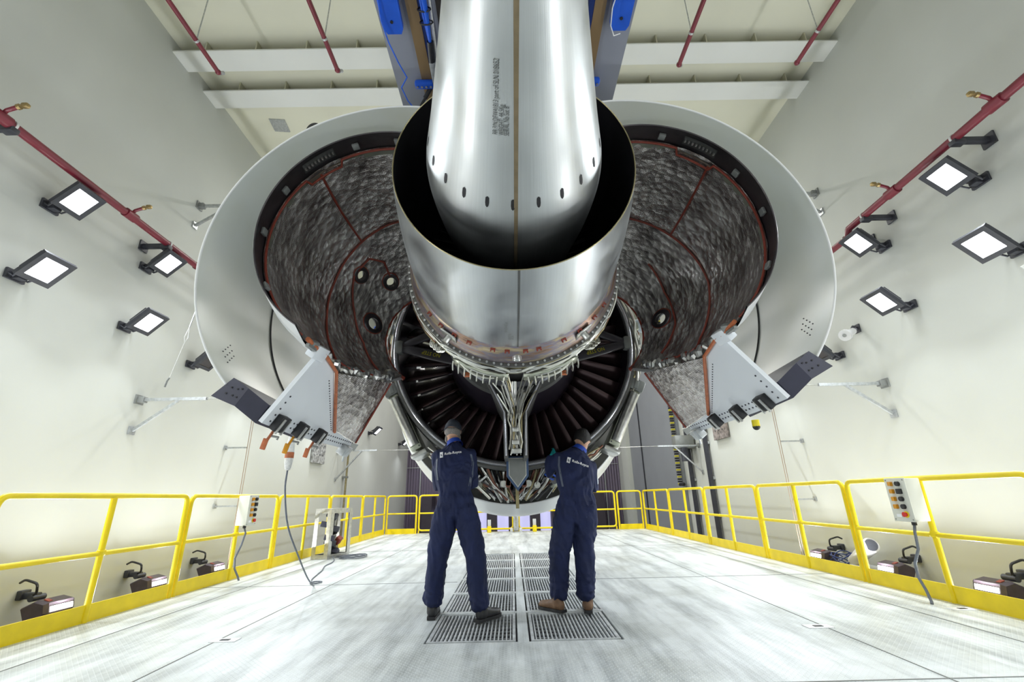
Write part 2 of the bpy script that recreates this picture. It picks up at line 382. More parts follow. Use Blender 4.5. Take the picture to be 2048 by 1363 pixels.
def heat_material():
    m = mat('heat_tinted_case', (0.5, 0.4, 0.3), 0.4, 0.7); N, L, p = nodes_of(m)
    tc = nd(N, 'ShaderNodeTexCoord'); mp = nd(N, 'ShaderNodeMapping'); mp.inputs['Scale'].default_value = (1.2, 6, 1.2); L.new(tc.outputs['Object'], mp.inputs[0])
    n = nd(N, 'ShaderNodeTexNoise'); n.inputs['Scale'].default_value = 2.6; n.inputs['Detail'].default_value = 7; n.inputs['Roughness'].default_value = 0.65; L.new(mp.outputs[0], n.inputs[0])
    r = nd(N, 'ShaderNodeValToRGB'); e = r.color_ramp.elements
    e[0].position = 0.3; e[0].color = (0.10, 0.06, 0.05, 1); e[1].position = 0.72; e[1].color = (0.62, 0.55, 0.42, 1)
    for pos, c in ((0.42, (0.33, 0.21, 0.14, 1)), (0.50, (0.23, 0.21, 0.27, 1)), (0.58, (0.46, 0.36, 0.22, 1))):
        k = e.new(pos); k.color = c
    L.new(n.outputs[0], r.inputs[0]); L.new(r.outputs[0], p.inputs['Base Color'])
    return m
M['heat'] = heat_material()

def corrugated(name, col):
    m = mat(name, col, 0.5, 0.2); N, L, p = nodes_of(m)
    tc = nd(N, 'ShaderNodeTexCoord'); w = nd(N, 'ShaderNodeTexWave'); w.inputs['Scale'].default_value = 2.2; w.bands_direction = 'X'
    L.new(tc.outputs['Object'], w.inputs[0])
    b = nd(N, 'ShaderNodeBump'); b.inputs['Strength'].default_value = 0.9; b.inputs['Distance'].default_value = 0.05
    L.new(w.outputs[0], b.inputs['Height']); L.new(b.outputs[0], p.inputs['Normal'])
    return m
M['far'] = corrugated('purple_grey_cladding', (0.17, 0.14, 0.20))
M['baffle'] = mat('dark_baffle', (0.05, 0.04, 0.055), 0.6, noise_s=2, noise_amt=0.2)
# ------------------------------------------------------------------ the setting
XL, XR, HC, YB, YF = -5.77, 5.82, 8.65, -6.5, 25.5
ZF = -1.5
def struct(name, mb, m, smooth=False):
    return tag(mb.build(name, m, smooth=smooth), kind='structure')
struct('floor', MB().box((0, (YB+YF)/2, ZF - 0.1), (XR-XL+1, YF-YB+1, 0.2)), M['deep'])
struct('wall_left', MB().box((XL-0.15, (YB+YF)/2, (HC+ZF)/2), (0.3, YF-YB+0.6, HC-ZF)), M['wall'])
struct('wall_right', MB().box((XR+0.15, (YB+YF)/2, (HC+ZF)/2), (0.3, YF-YB+0.6, HC-ZF)), M['wall'])
struct('wall_behind', MB().box((0, YB-0.15, (HC+ZF)/2), (XR-XL+0.6, 0.3, HC-ZF)), M['wall'])
struct('ceiling', MB().box((0, (YB+YF)/2, HC+0.15), (XR-XL+0.6, YF-YB+0.6, 0.3)), M['ceil'])
struct('wall_far', MB().box((0, YF+0.15, (HC+ZF)/2), (XR-XL+0.6, 0.3, HC-ZF)), M['far'])
# roof beams: web, ribs and a wide white lower flange
for i, y in enumerate((5.72, 6.53)):
    struct('trim_%d' % (i+1), MB().box(((XL+XR)/2, y+0.20, 8.43), (XR-XL, 0.40, 0.025)), M['beam'])
    w = MB().box(((XL+XR)/2, y+0.20, 8.545), (XR-XL, 0.03, 0.21))
    for k in range(13):
        w.box((XL+0.55+k*0.875+0.12*i, y+0.10, 8.545), (0.02, 0.18, 0.21))
    struct('trim_%d' % (i+3), w, M['beige'])
# sliding door on the right wall, its pale column, far wall seams
struct('door_1', MB().box((XR-0.06, 19.0, 2.6), (0.12, 6.4, 8.2)), M['door'])
struct('trim_5', MB().box((XR-0.14, 22.9, 3.0), (0.28, 1.1, 9.0)), M['column'])
struct('trim_6', MB().box((XR-0.15, 20.2, 3.4), (0.04, 0.05, 9.6)), M['lamp'])
fw = MB()
for k in range(9):
    fw.box((-5.0 + k*1.25, YF-0.03, 3.5), (0.05, 0.06, 9.6))
for z in (2.6, 4.4, 6.2):
    fw.box((0, YF-0.02, z), (11.5, 0.04, 0.03))
struct('trim_7', fw, M['grey_frame'])
# glowing panels between dark baffles, imitating floodlight reflections low on the far wall
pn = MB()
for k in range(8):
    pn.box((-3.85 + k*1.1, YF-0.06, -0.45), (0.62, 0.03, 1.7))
struct('added_glow_panel_1', pn, M['reflection_glow'])
bf = MB()
for k in range(9):
    bf.box((-4.4 + k*1.1, YF-0.6, -0.2), (0.5, 1.2, 2.6))
struct('trim_8', bf, M['baffle'])

# raised working deck with openings for the gratings
GY = [3.86 + 0.913*k for k in range(7)]
DX0, DX1, DY0, DY1 = -4.08, 4.14, -2.5, 15.0
dk = MB()
T = 0.12
def slab(mb, x0, x1, y0, y1, z=0.0, t=T): mb.box(((x0+x1)/2, (y0+y1)/2, z-t/2), (x1-x0, y1-y0, t))
slab(dk, DX0, -0.71, DY0, DY1); slab(dk, 0.78, DX1, DY0, DY1)
slab(dk, -0.71, 0.78, DY0, GY[0]); slab(dk, -0.71, 0.78, GY[-1], DY1)
slab(dk, -0.01, 0.075, GY[0], GY[-1])
for k in range(1, 6):
    slab(dk, -0.71, -0.01, GY[k]-0.03, GY[k]+0.03); slab(dk, 0.075, 0.78, GY[k]-0.03, GY[k]+0.03)
deck = tag(dk.build('work_platform', M['deck'], smooth=False), 'white worn treadplate working platform between the yellow guardrails', 'platform')
MB().box((DX0-0.03, (DY0+DY1)/2, -0.15), (0.06, DY1-DY0, 0.3)).box((DX1+0.03, (DY0+DY1)/2, -0.15), (0.06, DY1-DY0, 0.3)).box((0.03, DY1+0.03, -0.15), (DX1-DX0, 0.06, 0.3)).build('edge_beam', M['yellow'], deck, smooth=False)
sm = MB()
for x in (-2.35, 2.4, -3.4, 3.45): sm.box((x, 6.2, 0.0015), (0.008, 17.4, 0.003))
for y in (3.0, 6.4, 10.2, 13.0):
    sm.box((-2.4, y, 0.0015), (3.3, 0.008, 0.003)); sm.box((2.45, y, 0.0015), (3.3, 0.008, 0.003))
sm.build('plate_joint', M['grey'], deck, smooth=False)
lg = MB()
for x in (-3.6, -1.2, 1.3, 3.6):
    for y in (0.5, 5.5, 10.5, 14.5): lg.box((x, y, -0.81), (0.2, 0.2, 1.38))
lg.build('support_legs', M['grey_frame'], deck, smooth=False)

# floor gratings
def make_grating(w, d):
    t = thing('floor_grating', '', 'grating')
    f = MB(); z = -0.02
    for x in (-w/2+0.012, w/2-0.012): f.box((x, 0, z), (0.024, d, 0.04))
    for y in (-d/2+0.012, d/2-0.012): f.box((0, y, z), (w-0.048, 0.024, 0.04))
    f.build('grating_frame', M['grate'], t, smooth=False)
    b = MB(); n = 20
    for k in range(n): b.box((-w/2+0.024+(k+0.5)*(w-0.048)/n, 0, -0.022), (0.010, d-0.05, 0.032))
    for k in range(8): b.box((0, -d/2+0.03+(k+0.5)*(d-0.06)/8, -0.034), (w-0.05, 0.012, 0.012))
    b.build('grating_bars', M['grate'], t, smooth=False)
    return t
ordn = ['nearest the camera', 'second from the camera', 'third from the camera', 'fourth from the camera', 'fifth from the camera', 'farthest from the camera']
g0 = None
for side, cx, w in ((0, -0.36, 0.684), (1, 0.4275, 0.689)):
    for k in range(6):
        lab = 'steel floor grating in the %s row, %s' % (('left', 'right')[side], ordn[k])
        p = (cx, (GY[k]+GY[k+1])/2, -0.002)
        if g0 is None:
            g0 = make_grating(0.67, 0.84); g0['label'] = lab; g0['group'] = 'floor gratings in the deck'; g0.location = p
        else: copy_tree(g0, p, lab)

# small lifting sockets let into the deck
def socket(x, y, lab):
    t = thing('floor_socket', lab, 'floor socket', (x, y, 0))
    MB().box((x, y, 0.002), (0.20, 0.10, 0.004)).build('cover_plate', M['white'], t, smooth=False)
    MB().box((x, y, 0.005), (0.07, 0.035, 0.004)).build('slot', M['black'], t, smooth=False)
socket(-2.29, 4.07, 'small white lifting socket plate in the left deck')
socket(2.35, 4.07, 'small white lifting socket plate in the right deck')
socket(3.9, 4.5, 'thin white cover plate on deck by the right control box cable')

# ------------------------------------------------------------------ guardrails
def rounded(pts, r, n=6):
    out = []
    for i, p in enumerate(pts):
        p = Vector(p)
        if i in (0, len(pts)-1): out.append(p); continue
        a, b = Vector(pts[i-1]), Vector(pts[i+1])
        d0, d1 = (a-p).normalized(), (b-p).normalized()
        for k in range(n+1):
            t = k/n
            out.append((1-t)**2*(p+d0*r) + 2*t*(1-t)*p + t*t*(p+d1*r))
    return out
def rail_panel(a, b, lab, mid=True, toe=True, gate=False):
    """guardrail panel between deck points a and b"""
    a, b = Vector((*a, 0)), Vector((*b, 0)); d = (b-a).normalized(); R = 0.027
    a2, b2 = a + d*0.035, b - d*0.035
    t = thing('guardrail_panel', lab, 'guardrail', (a+b)/2, 'yellow guardrail panels round the deck')
    up = Vector((0, 0, 1)); h = 1.1
    if gate:
        z0 = 0.09
        loop = rounded([a2+up*0.6, a2+up*h, b2+up*h, b2+up*z0, a2+up*z0, a2+up*0.6], 0.10)
        MB().tube(loop, R, 10).build('frame_tube', M['yellow'], t)
        MB().cyl(a2+up*0.01, a2+up*0.1, R*0.8, 8).cyl(b2+up*0.01, b2+up*0.1, R*0.8, 8).build('foot', M['yellow'], t)
    else:
        MB().tube(rounded([a2+up*0.0, a2+up*h, b2+up*h, b2], 0.10), R, 10).build('frame_tube', M['yellow'], t)
    MB().cyl(a2+up*0.58, b2+up*0.58, R*0.85, 10).build('mid_rail', M['yellow'], t)
    if mid:
        c = (a+b)/2
        MB().cyl(c+up*(0.1 if gate else 0.0), c+up*(h), R, 10).build('middle_post', M['yellow'], t)
        MB().box(c+up*0.585, (0.07, 0.07, 0.07), rot=(0.3, 0.2, 0.4), bev=0.02).build('joint_fitting', M['yellow'], t)
    if toe:
        ang = math.atan2(d.y, d.x); R3 = Euler((0, 0, ang)).to_matrix(); n = Vector((-d.y, d.x, 0))
        MB().box((a+b)/2 + up*0.075, ((b-a).length-0.14, 0.012, 0.15), rot=R3).build('toe_board', M['yellow'], t, smooth=False)
    return t
LJ = [3.62, 5.83, 8.06, 10.35, 12.6, 14.84]
RJ = [3.64, 5.79, 7.92, 10.12, 12.42, 14.84]
nm = ['nearest the camera', 'second from the camera', 'third from the camera', 'fourth from the camera', 'last before the far corner']
nmr = ['nearest the camera', 'second from the camera', 'third from the camera', 'fourth from the camera', 'last before the far corner']
for k in range(5):
    rail_panel((-3.98, LJ[k]), (-3.98, LJ[k+1]), 'yellow guardrail panel on the left deck edge, %s' % nm[k])
    rail_panel((4.04, RJ[k]), (4.04, RJ[k+1]), 'yellow guardrail panel on the right deck edge, %s' % nmr[k])
rail_panel((-3.95, 14.88), (-2.98, 14.88), 'short yellow guardrail panel across the far deck end, left corner', mid=False)
rail_panel((3.2, 14.88), (4.01, 14.88), 'short yellow guardrail panel across the far deck end, right corner', mid=False)
rail_panel((-2.96, 14.88), (0.0, 14.88), 'yellow gate of tube across the far deck end, left leaf', toe=False, gate=True)
rail_panel((0.12, 14.88), (3.18, 14.88), 'yellow gate of tube across the far deck end, right leaf', toe=False, gate=True)
# latch post between the two gate leaves
t = thing('gate_latch_post', 'grey steel latch post between the two far yellow gates', 'post', (0.06, 14.7, 0))
MB().box((0.06, 14.72, 0.26), (0.16, 0.10, 0.44), bev=0.01).build('post', M['steel'], t)
MB().box((0.06, 14.72, 0.58), (0.09, 0.07, 0.22), bev=0.01).build('yellow_cap', M['yellow'], t, label='yellow cap')
MB().box((-0.08, 14.68, 0.06), (0.08, 0.12, 0.12), bev=0.01).box((0.20, 14.68, 0.06), (0.08, 0.12, 0.12), bev=0.01).build('foot', M['camw'], t)
for x in (-0.75, 0.62):
    t = thing('gate_stop', 'small yellow stop with a pale plate, %s of the far latch post' % ('left' if x < 0 else 'right'), 'stop', (x, 14.66, 0))
    MB().box((x, 14.66, 0.09), (0.12, 0.08, 0.18), bev=0.01).build('stop_block', M['yellow'], t)
    MB().box((x, 14.69, 0.27), (0.10, 0.05, 0.18), bev=0.005).build('plate', M['camw'], t)

# ------------------------------------------------------------------ floodlights
def flood(name, x, y, z, s, lab, lit=True, W=FLOOD_W, tilt=45, size=0.39, body='lamp', group='floodlights on the walls, some added'):
    """s = +1 faces +X (left wall), -1 faces -X; (x,y,z) centre of the glass"""
    tl = math.radians(tilt)
    n = Vector((s*math.cos(tl), 0, -math.sin(tl))); u = Vector((0, 1, 0)); v = n.cross(u)
    if v.z < 0: v = -v
    c = Vector((x, y, z)); wx = XL if s > 0 else XR
    t = thing(name, lab, 'floodlight', (wx, y, z), group)
    R = Matrix((u, v, n)).transposed()
    h = size/2
    fr = MB()
    # tapering housing
    o = [c + a*h*u + b*h*v for a, b in ((-1,-1),(1,-1),(1,1),(-1,1))]
    i = [p - n*0.05 for p in o]; k2 = [c + a*h*0.62*u + b*h*0.62*v - n*0.14 for a, b in ((-1,-1),(1,-1),(1,1),(-1,1))]
    for A, B in ((o, i), (i, k2)):
        fr.add(A+B, [(j, (j+1) % 4, 4+(j+1) % 4, 4+j) for j in range(4)])
    fr.ngon(k2[::-1])
    # glass recess frame
    q = [c + a*h*0.70*u + b*h*0.70*v for a, b in ((-1,-1),(1,-1),(1,1),(-1,1))]
    fr.add(o+q, [(j, (j+1) % 4, 4+(j+1) % 4, 4+j) for j in range(4)])
    for j in range(5): fr.box(c - n*0.115 + u*(-0.12+0.06*j), (0.012, size*0.7, 0.06), rot=R)
    fr.build('housing', M[body], t, smooth=False)
    MB().box(c - n*0.012, (size*0.70, size*0.70, 0.01), rot=R).build('lens', M['glass'] if lit else M['strut'], t, smooth=False)
    b = MB(); low = c - v*h*0.85 - n*0.06; base = Vector((wx + s*0.02, y, z - 0.06))
    for dy in (-0.14, 0.14):
        b.tube([c + u*dy - n*0.06, base + u*dy*0.6 + Vector((s*0.07, 0, -0.04)), base + u*dy*0.6], 0.012, 6)
    b.box(base, (0.03, 0.22, 0.12)); b.box(base + Vector((s*0.06, 0, 0.0)), (0.1, 0.10, 0.10), bev=0.01)
    b.build('wall_bracket', M[body], t)
    MB().tube([c - n*0.12 + u*0.12, c - n*0.2 + u*0.2 - Vector((s*0.04, 0, 0)), base + u*0.16 + Vector((s*0.03, 0, 0.10)), base + u*0.05], 0.012, 8).build('cable', M['black'], t)
    if lit:
        ld = bpy.data.lights.new('flood_light', 'AREA'); ld.shape = 'SQUARE'; ld.size = size*0.68; ld.energy = W; ld.spread = math.radians(150); ld.color = (0.90, 0.96, 1.0)
        lo = bpy.data.objects.new('flood_light', ld); COL.objects.link(lo)
        lo.matrix_world = Matrix.Translation(c + n*0.012) @ Matrix((u, n.cross(u)*-1, -n)).transposed().to_4x4() if False else Matrix.Translation(c + n*0.012) @ (n.to_track_quat('-Z', 'Y').to_matrix().to_4x4())
        mw = lo.matrix_world.copy(); lo.parent = t; lo.matrix_parent_inverse = Matrix.Translation(-Vector(t['loc0'])); lo.matrix_basis = mw
    return t
for s, wall, xs in ((1, 'left', -5.4), (-1, 'right', 5.4)):
    near, far = ((4.77, 6.33) if s > 0 else (4.59, 6.10))
    flood('floodlight', xs, near, 4.62, s, 'lit floodlight on the %s wall, upper one nearest the camera' % wall)
    flood('floodlight', xs, near - 0.09, 3.61, s, 'lit floodlight on the %s wall, lower one nearest the camera' % wall)
    flood('floodlight', xs, far, 4.60, s, 'lit floodlight on the %s wall, upper one beyond the nearest pair' % wall)
    flood('floodlight', xs, far - 0.08, 3.57, s, 'lit floodlight on the %s wall, lower one beyond the nearest pair' % wall)
    flood('floodlight', xs, 7.75 if s > 0 else 7.6, 3.42 if s > 0 else 3.30, s, 'unlit floodlight on the %s wall, half hidden by the cowl' % wall, lit=False)
flood('floodlight', -5.4, 18.3, 3.6, 1, 'small far floodlight on the left wall, beyond the grey bracket arm', W=40)
flood('floodlight', -5.4, 23.3, 3.7, 1, 'farthest small floodlight on the left wall, beside the fan case', W=40)
# unseen floodlights added behind the opened cowls to light the far deck
for s, xs in ((1, -5.4), (-1, 5.4)):
    for y, nm_ in ((9.4, 'first'), (11.2, 'second'), (13.0, 'third')):
        flood('floodlight', xs, y, 3.52, s, 'added floodlight on the %s wall unseen behind the cowl, %s beyond the unlit one' % ('left' if s > 0 else 'right', nm_), W=50)
# unseen lamps added along both walls behind the camera for more light
for s, xs in ((1, -5.35), (-1, 5.36)):
    for y in (0.6, -2.2, -5.0):
        for z in (4.64, 3.6):
            flood('floodlight', xs, y, z, s, 'lit floodlight added unseen on the %s wall, at %s height' % ('left' if s > 0 else 'right', 'upper' if z > 4 else 'lower'), group='added floodlights behind the camera', W=FLOOD_W*0.6)
# unseen high bay lamps added under the roof to brighten the room
for x in (-3.0, 0.0, 3.0):
    for y in (-3.5, 10.2, 13.5, 17.5, 21.5):
        t = thing('added_bay_lamp', 'added round high bay lamp under the roof %s' % ('behind the camera' if y < 0 else 'hidden beyond the engine'), 'lamp', (x, y, HC), 'added high bay lamps')
        MB().cyl((x, y, HC), (x, y, HC-0.5), 0.015).cyl((x, y, HC-0.5), (x, y, HC-0.75), 0.06, 20, 0.28).build('housing', M['lamp'], t)
        MB().cyl((x, y, HC-0.752), (x, y, HC-0.762), 0.26, 20).build('lens', M['glass'], t)
        ld = bpy.data.lights.new('added_bay_light', 'AREA'); ld.shape = 'DISK'; ld.size = 0.5; ld.energy = ADDED_BAY_W; ld.color = (1, 0.98, 0.93)
        lo = bpy.data.objects.new('added_bay_light', ld); COL.objects.link(lo); lo.location = (0, 0, -0.78); lo.parent = t

# low floodlights along the foot of the walls (boxy, seen over the toe boards)
def lowlight(y, s, lab):
    wx = XL if s > 0 else XR; x = wx + s*0.36; z = -0.10
    t = thing('low_floodlight', lab, 'floodlight', (wx, y, z), 'low floodlights behind the toe boards, some added')
    R = Euler((0, -s*0.20, 0)).to_matrix()
    c = Vector((x, y, z))
    hb = MB()
    prof = [(-0.15, 0.07), (0.03, 0.115), (0.15, 0.06), (0.15, -0.05), (0.10, -0.10), (-0.10, -0.10)]
    for_y = [-0.19, -0.15, 0.15, 0.19]; sc = [0.82, 1, 1, 0.82]
    rows = []
    for yy, q in zip(for_y, sc): rows.append([c + R @ Vector((s*px*q, yy, pz*q)) for px, pz in prof])
    hb.grid(rows, close=True); hb.ngon(rows[0][::-1]); hb.ngon(rows[-1])
    hb.build('housing', M['lamp2'], t, smooth=False)
    n = (R @ Vector((s*0.8, 0, -0.6))).normalized()
    MB().box(c + R @ Vector((s*0.153, 0, -0.008)), (0.012, 0.27, 0.055), rot=R).build('lens', M['glass'], t, smooth=False)
    MB().box(c + R @ Vector((s*0.09, -0.10, 0.093)), (0.06, 0.05, 0.008), rot=R @ Euler((0, s*0.52, 0)).to_matrix()).build('red_plate', M['redseal'], t, smooth=False, label='dark red name plate')
    MB().box((wx + s*0.03, y, z+0.15), (0.06, 0.12, 0.10), bev=0.01).box((wx + s*0.13, y, z+0.14), (0.18, 0.07, 0.07), bev=0.015).cyl((wx+s*0.2, y-0.08, z+0.12), (wx+s*0.2, y+0.08, z+0.12), 0.035, 12).build('wall_bracket', M['lamp'], t)
    MB().tube(rounded([(wx+s*0.20, y-0.05, z+0.16), (wx+s*0.31, y-0.14, z+0.19), (wx+s*0.33, y-0.18, z+0.29), (wx+s*0.16, y-0.16, z+0.33), (wx+s*0.05, y-0.1, z+0.29)], 0.04), 0.013, 8).build('conduit', M['black'], t)
    ld = bpy.data.lights.new('low_light', 'AREA'); ld.shape = 'RECTANGLE'; ld.size = 0.08; ld.size_y = 0.27; ld.energy = LOW_W; ld.color = (0.92, 0.96, 1.0)
    lo = bpy.data.objects.new('low_light', ld); COL.objects.link(lo)
    nn = Vector((s*0.45, 0, 0.89)).normalized()
    lo.matrix_basis = Matrix.Translation(c + Vector((s*0.18, 0, 0.0))) @ (nn.to_track_quat('-Z', 'Y').to_matrix().to_4x4())
    lo.parent = t; lo.matrix_parent_inverse = Matrix.Translation(-Vector(t['loc0']))
lowlight(5.90, 1, 'boxy low floodlight behind the left guardrail, nearest the camera')
lowlight(7.42, 1, 'boxy low floodlight behind the left guardrail, middle one')
lowlight(8.86, 1, 'boxy low floodlight behind the left guardrail, farthest, beside the tie wires')
lowlight(5.72, -1, 'boxy low floodlight behind the right guardrail, nearest the camera')
lowlight(7.18, -1, 'boxy low floodlight behind the right guardrail, below the tubular camera housing')
lowlight(8.75, -1, 'boxy low floodlight behind the right guardrail, farthest, in front of the tie wires')

for s in (1, -1):  # unseen low floodlights added to brighten the ceiling and engine underside
    for y in (4.2, 2.4, 0.6, -1.2, -3.0):
        lowlight(y, s, 'added boxy low floodlight behind the %s guardrail, unseen from the camera' % ('left' if s > 0 else 'right'))
# ------------------------------------------------------------------ red sprinkler pipes
def wallpipe(s, pts, lab, noz, clamps):
    wx = XL if s > 0 else XR
    t = thing('sprinkler_pipe', lab, 'pipe', (wx, pts[0][1], pts[0][2]))
    MB().tube(pts, 0.05, 14).build('pipe_run', M['red_pipe'], t)
    for (y, z) in noz:
        x = pts[0][0]
        MB().cyl((x, y-0.09, z), (x, y+0.09, z), 0.066, 14).tube([(x, y, z), (x+s*0.06, y-0.01, z+0.07), (x+s*0.17, y-0.02, z+0.10)], 0.022, 8).build('tee_fitting', M['red_pipe'], t)
        MB().cyl((x+s*0.17, y-0.02, z+0.10), (x+s*0.20, y-0.02, z+0.11), 0.03, 8).box((x+s*0.25, y-0.02, z+0.12), (0.07, 0.05, 0.05), bev=0.012).build('spray_nozzle', M['brass'], t)
    for (y, z) in clamps:
        x = pts[0][0]
        MB().box(((x+wx)/2, y, z-0.03), (abs(x-wx), 0.07, 0.07), bev=0.008).box((wx+s*0.012, y, z-0.03), (0.024, 0.16, 0.16)).box((x-s*0.02, y, z-0.06), (0.14, 0.09, 0.06), bev=0.006).build('pipe_bracket', M['lamp'], t)
        MB().cyl((x, y-0.012, z), (x, y+0.012, z), 0.06, 16).build('pipe_clip', M['camw'], t)
wallpipe(1, [(-5.38, 1.5, 4.98), (-5.38, 3.75, 4.93), (-5.38, 12, 4.76)], 'long dark red sprinkler pipe along the left wall above the floodlights', [(3.72, 4.93), (5.45, 4.90), (6.95, 4.87), (8.4, 4.84)], [(3.85, 4.93), (6.2, 4.88)])
wallpipe(-1, [(5.40, 1.5, 5.1), (5.40, 3.56, 5.02), (5.40, 6.18, 4.92)], 'dark red sprinkler pipe on the right wall, nearer length above the floodlights', [(3.85, 5.01), (5.30, 4.95)], [(4.35, 4.99), (5.85, 4.93)])
wallpipe(-1, [(5.40, 6.18, 4.92), (5.40, 6.25, 4.80), (5.40, 12, 4.66)], 'dark red sprinkler pipe on the right wall, farther length behind the cowl', [(6.85, 4.79)], [(6.3, 4.80)])
for x, lab in ((-4.375, 'dark red drop pipe below the roof, leftmost of four'), (-2.565, 'dark red drop pipe below the roof, second from left'), (2.65, 'dark red drop pipe below the roof, third from left'), (4.46, 'dark red drop pipe below the roof, rightmost of four')):
    t = thing('roof_sprinkler_pipe', lab, 'pipe', (x, 5.1, 7.2), 'red pipes below the roof')
    MB().tube([(x, -1.0, 7.2), (x, 5.10, 7.2)], 0.032, 12).sphere((x, 5.12, 7.2), 0.042, 10, 8).build('pipe_run', M['red_pipe'], t)
    MB().cyl((x+0.02, 5.14, 7.2), (x+0.05, 5.17, 7.24), 0.028, 8).build('spray_nozzle', M['grey_frame'], t)
    MB().cyl((x, 4.62, 7.2), (x, 4.62, HC-0.015), 0.008, 6).box((x, 4.62, HC-0.02), (0.25, 0.05, 0.04)).cyl((x, 4.605, 7.2), (x, 4.635, 7.2), 0.037, 12).build('hanger', M['grey_frame'], t)

# ------------------------------------------------------------------ wall brackets with tie rods
def bracket(s, y, z, L, brace, lab, rodto=None):
    wx = XL if s > 0 else XR
    t = thing('wall_bracket_arm', lab, 'bracket', (wx, y, z))
    MB().box((wx+s*0.012, y, z), (0.024, 0.16, 0.14)).box((wx+s*0.06, y, z), (0.10, 0.10, 0.09), bev=0.01).build('mounting_plate', M['grey'], t, smooth=False)
    MB().box((wx+s*L/2, y, z), (L, 0.045, 0.045)).build('arm', M['grey_frame'], t, smooth=False)
    if brace:
        MB().tube([(wx+s*0.02, y, z-brace), (wx+s*L*0.62, y, z)], 0.028, 4).box((wx+s*0.012, y, z-brace), (0.024, 0.12, 0.12)).build('brace', M['grey_frame'], t, smooth=False)
    if rodto:
        MB().tube([(wx+s*L, y, z), (wx+s*rodto, y, z-0.01)], 0.010, 6).build('tie_rod', M['steel'], t)
bracket(1, 6.85, 2.54, 1.05, 0.47, 'braced steel arm on the left wall below the floodlights', 1.9)
bracket(-1, 6.85, 2.56, 1.05, 0.47, 'braced steel arm on the right wall below the floodlights', 1.9)
bracket(1, 7.1, 6.25, 1.0, 0.42, 'braced steel arm high on the left wall beside the cowl')
bracket(-1, 7.12, 6.3, 1.0, 0.42, 'braced steel arm high on the right wall beside the cowl')
bracket(1, 15.2, 2.55, 1.3, 0.9, 'far braced steel arm on the left wall behind the hanging pendant', 2.6)
bracket(-1, 14.3, 2.4, 1.3, 0.8, 'far braced steel arm on the right wall beside the vertical rails', 3.2)
for s, ys, zs in ((1, 9.2, (0.95, 2.05, 3.2)), (-1, 9.2, (0.85, 1.95, 3.2))):
    wx = XL if s > 0 else XR; sd = 'left' if s > 0 else 'right'
    t = thing('tie_wires', 'pair of thin vertical tie wires standing off the %s wall' % sd, 'wire', (wx, ys, ZF))
    for dx in (0.45, 0.49): MB().cyl((wx+s*dx, ys, ZF), (wx+s*dx, ys, HC), 0.007, 6).build('wire', M['wire'], t)
    for z in zs: MB().box((wx+s*0.22, ys, z), (0.44, 0.03, 0.03)).box((wx+s*0.015, ys, z), (0.03, 0.08, 0.08)).build('stand_off', M['grey_frame'], t, smooth=False)
# left far yellow conduit
t = thing('wall_conduit', 'thin yellow green conduit running down the far left wall', 'pipe', (XL, 15.9, ZF))
MB().cyl((XL+0.12, 15.9, ZF), (XL+0.12, 15.9, 7.6), 0.035, 8).build('conduit', M['pipe2'], t)
MB().box((XL+0.08, 15.9, 1.75), (0.16, 0.2, 0.06)).box((XL+0.08, 15.9, 3.6), (0.16, 0.2, 0.06)).build('clamp', M['grey'], t, smooth=False)
# vertical rails and cable chain on the right wall
for y, lab in ((13.6, 'dark vertical guide rail on the right wall, nearer one'), (15.0, 'dark vertical guide rail on the right wall, farther one')):
    t = thing('guide_rail', lab, 'rail', (XR, y, ZF))
    MB().box((XR-0.10, y, 3.4), (0.10, 0.12, 9.8)).build('rail', M['lamp'], t, smooth=False)
    m_ = MB()
    for k in range(9): m_.box((XR-0.03, y, -0.6+k*1.0), (0.06, 0.2, 0.08))
    m_.build('fixing', M['grey_frame'], t, smooth=False)
t = thing('cable_chain', 'black and yellow cable chain hanging beside the right wall rails', 'cable chain', (XR-0.2, 16.0, 1.3))
m_ = MB(); m2_ = MB()
for k in range(80):
    z = 1.30 + k*0.075
    (m_ if k % 3 else m2_).box((XR-0.22, 15.8, z), (0.12, 0.10, 0.05))
m_.box((XR-0.22, 15.65, 1.28), (0.12, 0.35, 0.10), bev=0.03)
m_.build('links', M['black'], t, smooth=False); m2_.build('yellow_links', M['yprint'], t, smooth=False)
t = thing('wall_equipment', 'grey instrument unit on the far right wall at the bracket', 'equipment', (XR, 14.6, 2.6))
MB().box((XR-0.35, 14.7, 2.55), (0.6, 0.35, 0.4), bev=0.02).build('casing', M['grey'], t)
MB().cyl((XR-0.4, 14.55, 1.95), (XR-0.4, 14.55, 2.36), 0.11, 14).build('motor', M['lamp'], t)
for s, y, z, lab in ((-1, 12.6, 2.9, 'rusty speckled panel on the right wall below the cowl'), (1, 13.6, 2.55, 'grey perforated panel on the left wall below the cowl')):
    wx = XL if s > 0 else XR
    t = thing('wall_panel', lab, 'panel', (wx, y, z))
    MB().box((wx+s*0.05, y, z), (0.06, 0.85, 1.0)).build('panel', mat('speckled_panel', (0.34, 0.29, 0.27) if s < 0 else (0.5, 0.5, 0.5), 0.6, noise_s=14, noise_amt=0.7), t, smooth=False)
    m_ = MB()
    for k in range(10): m_.disc((wx+s*0.085, y-0.32+0.07*k, z+0.3*math.sin(k*2.1)), (1, 0, 0), 0.02, 6)
    m_.build('bolts', M['lamp'], t)
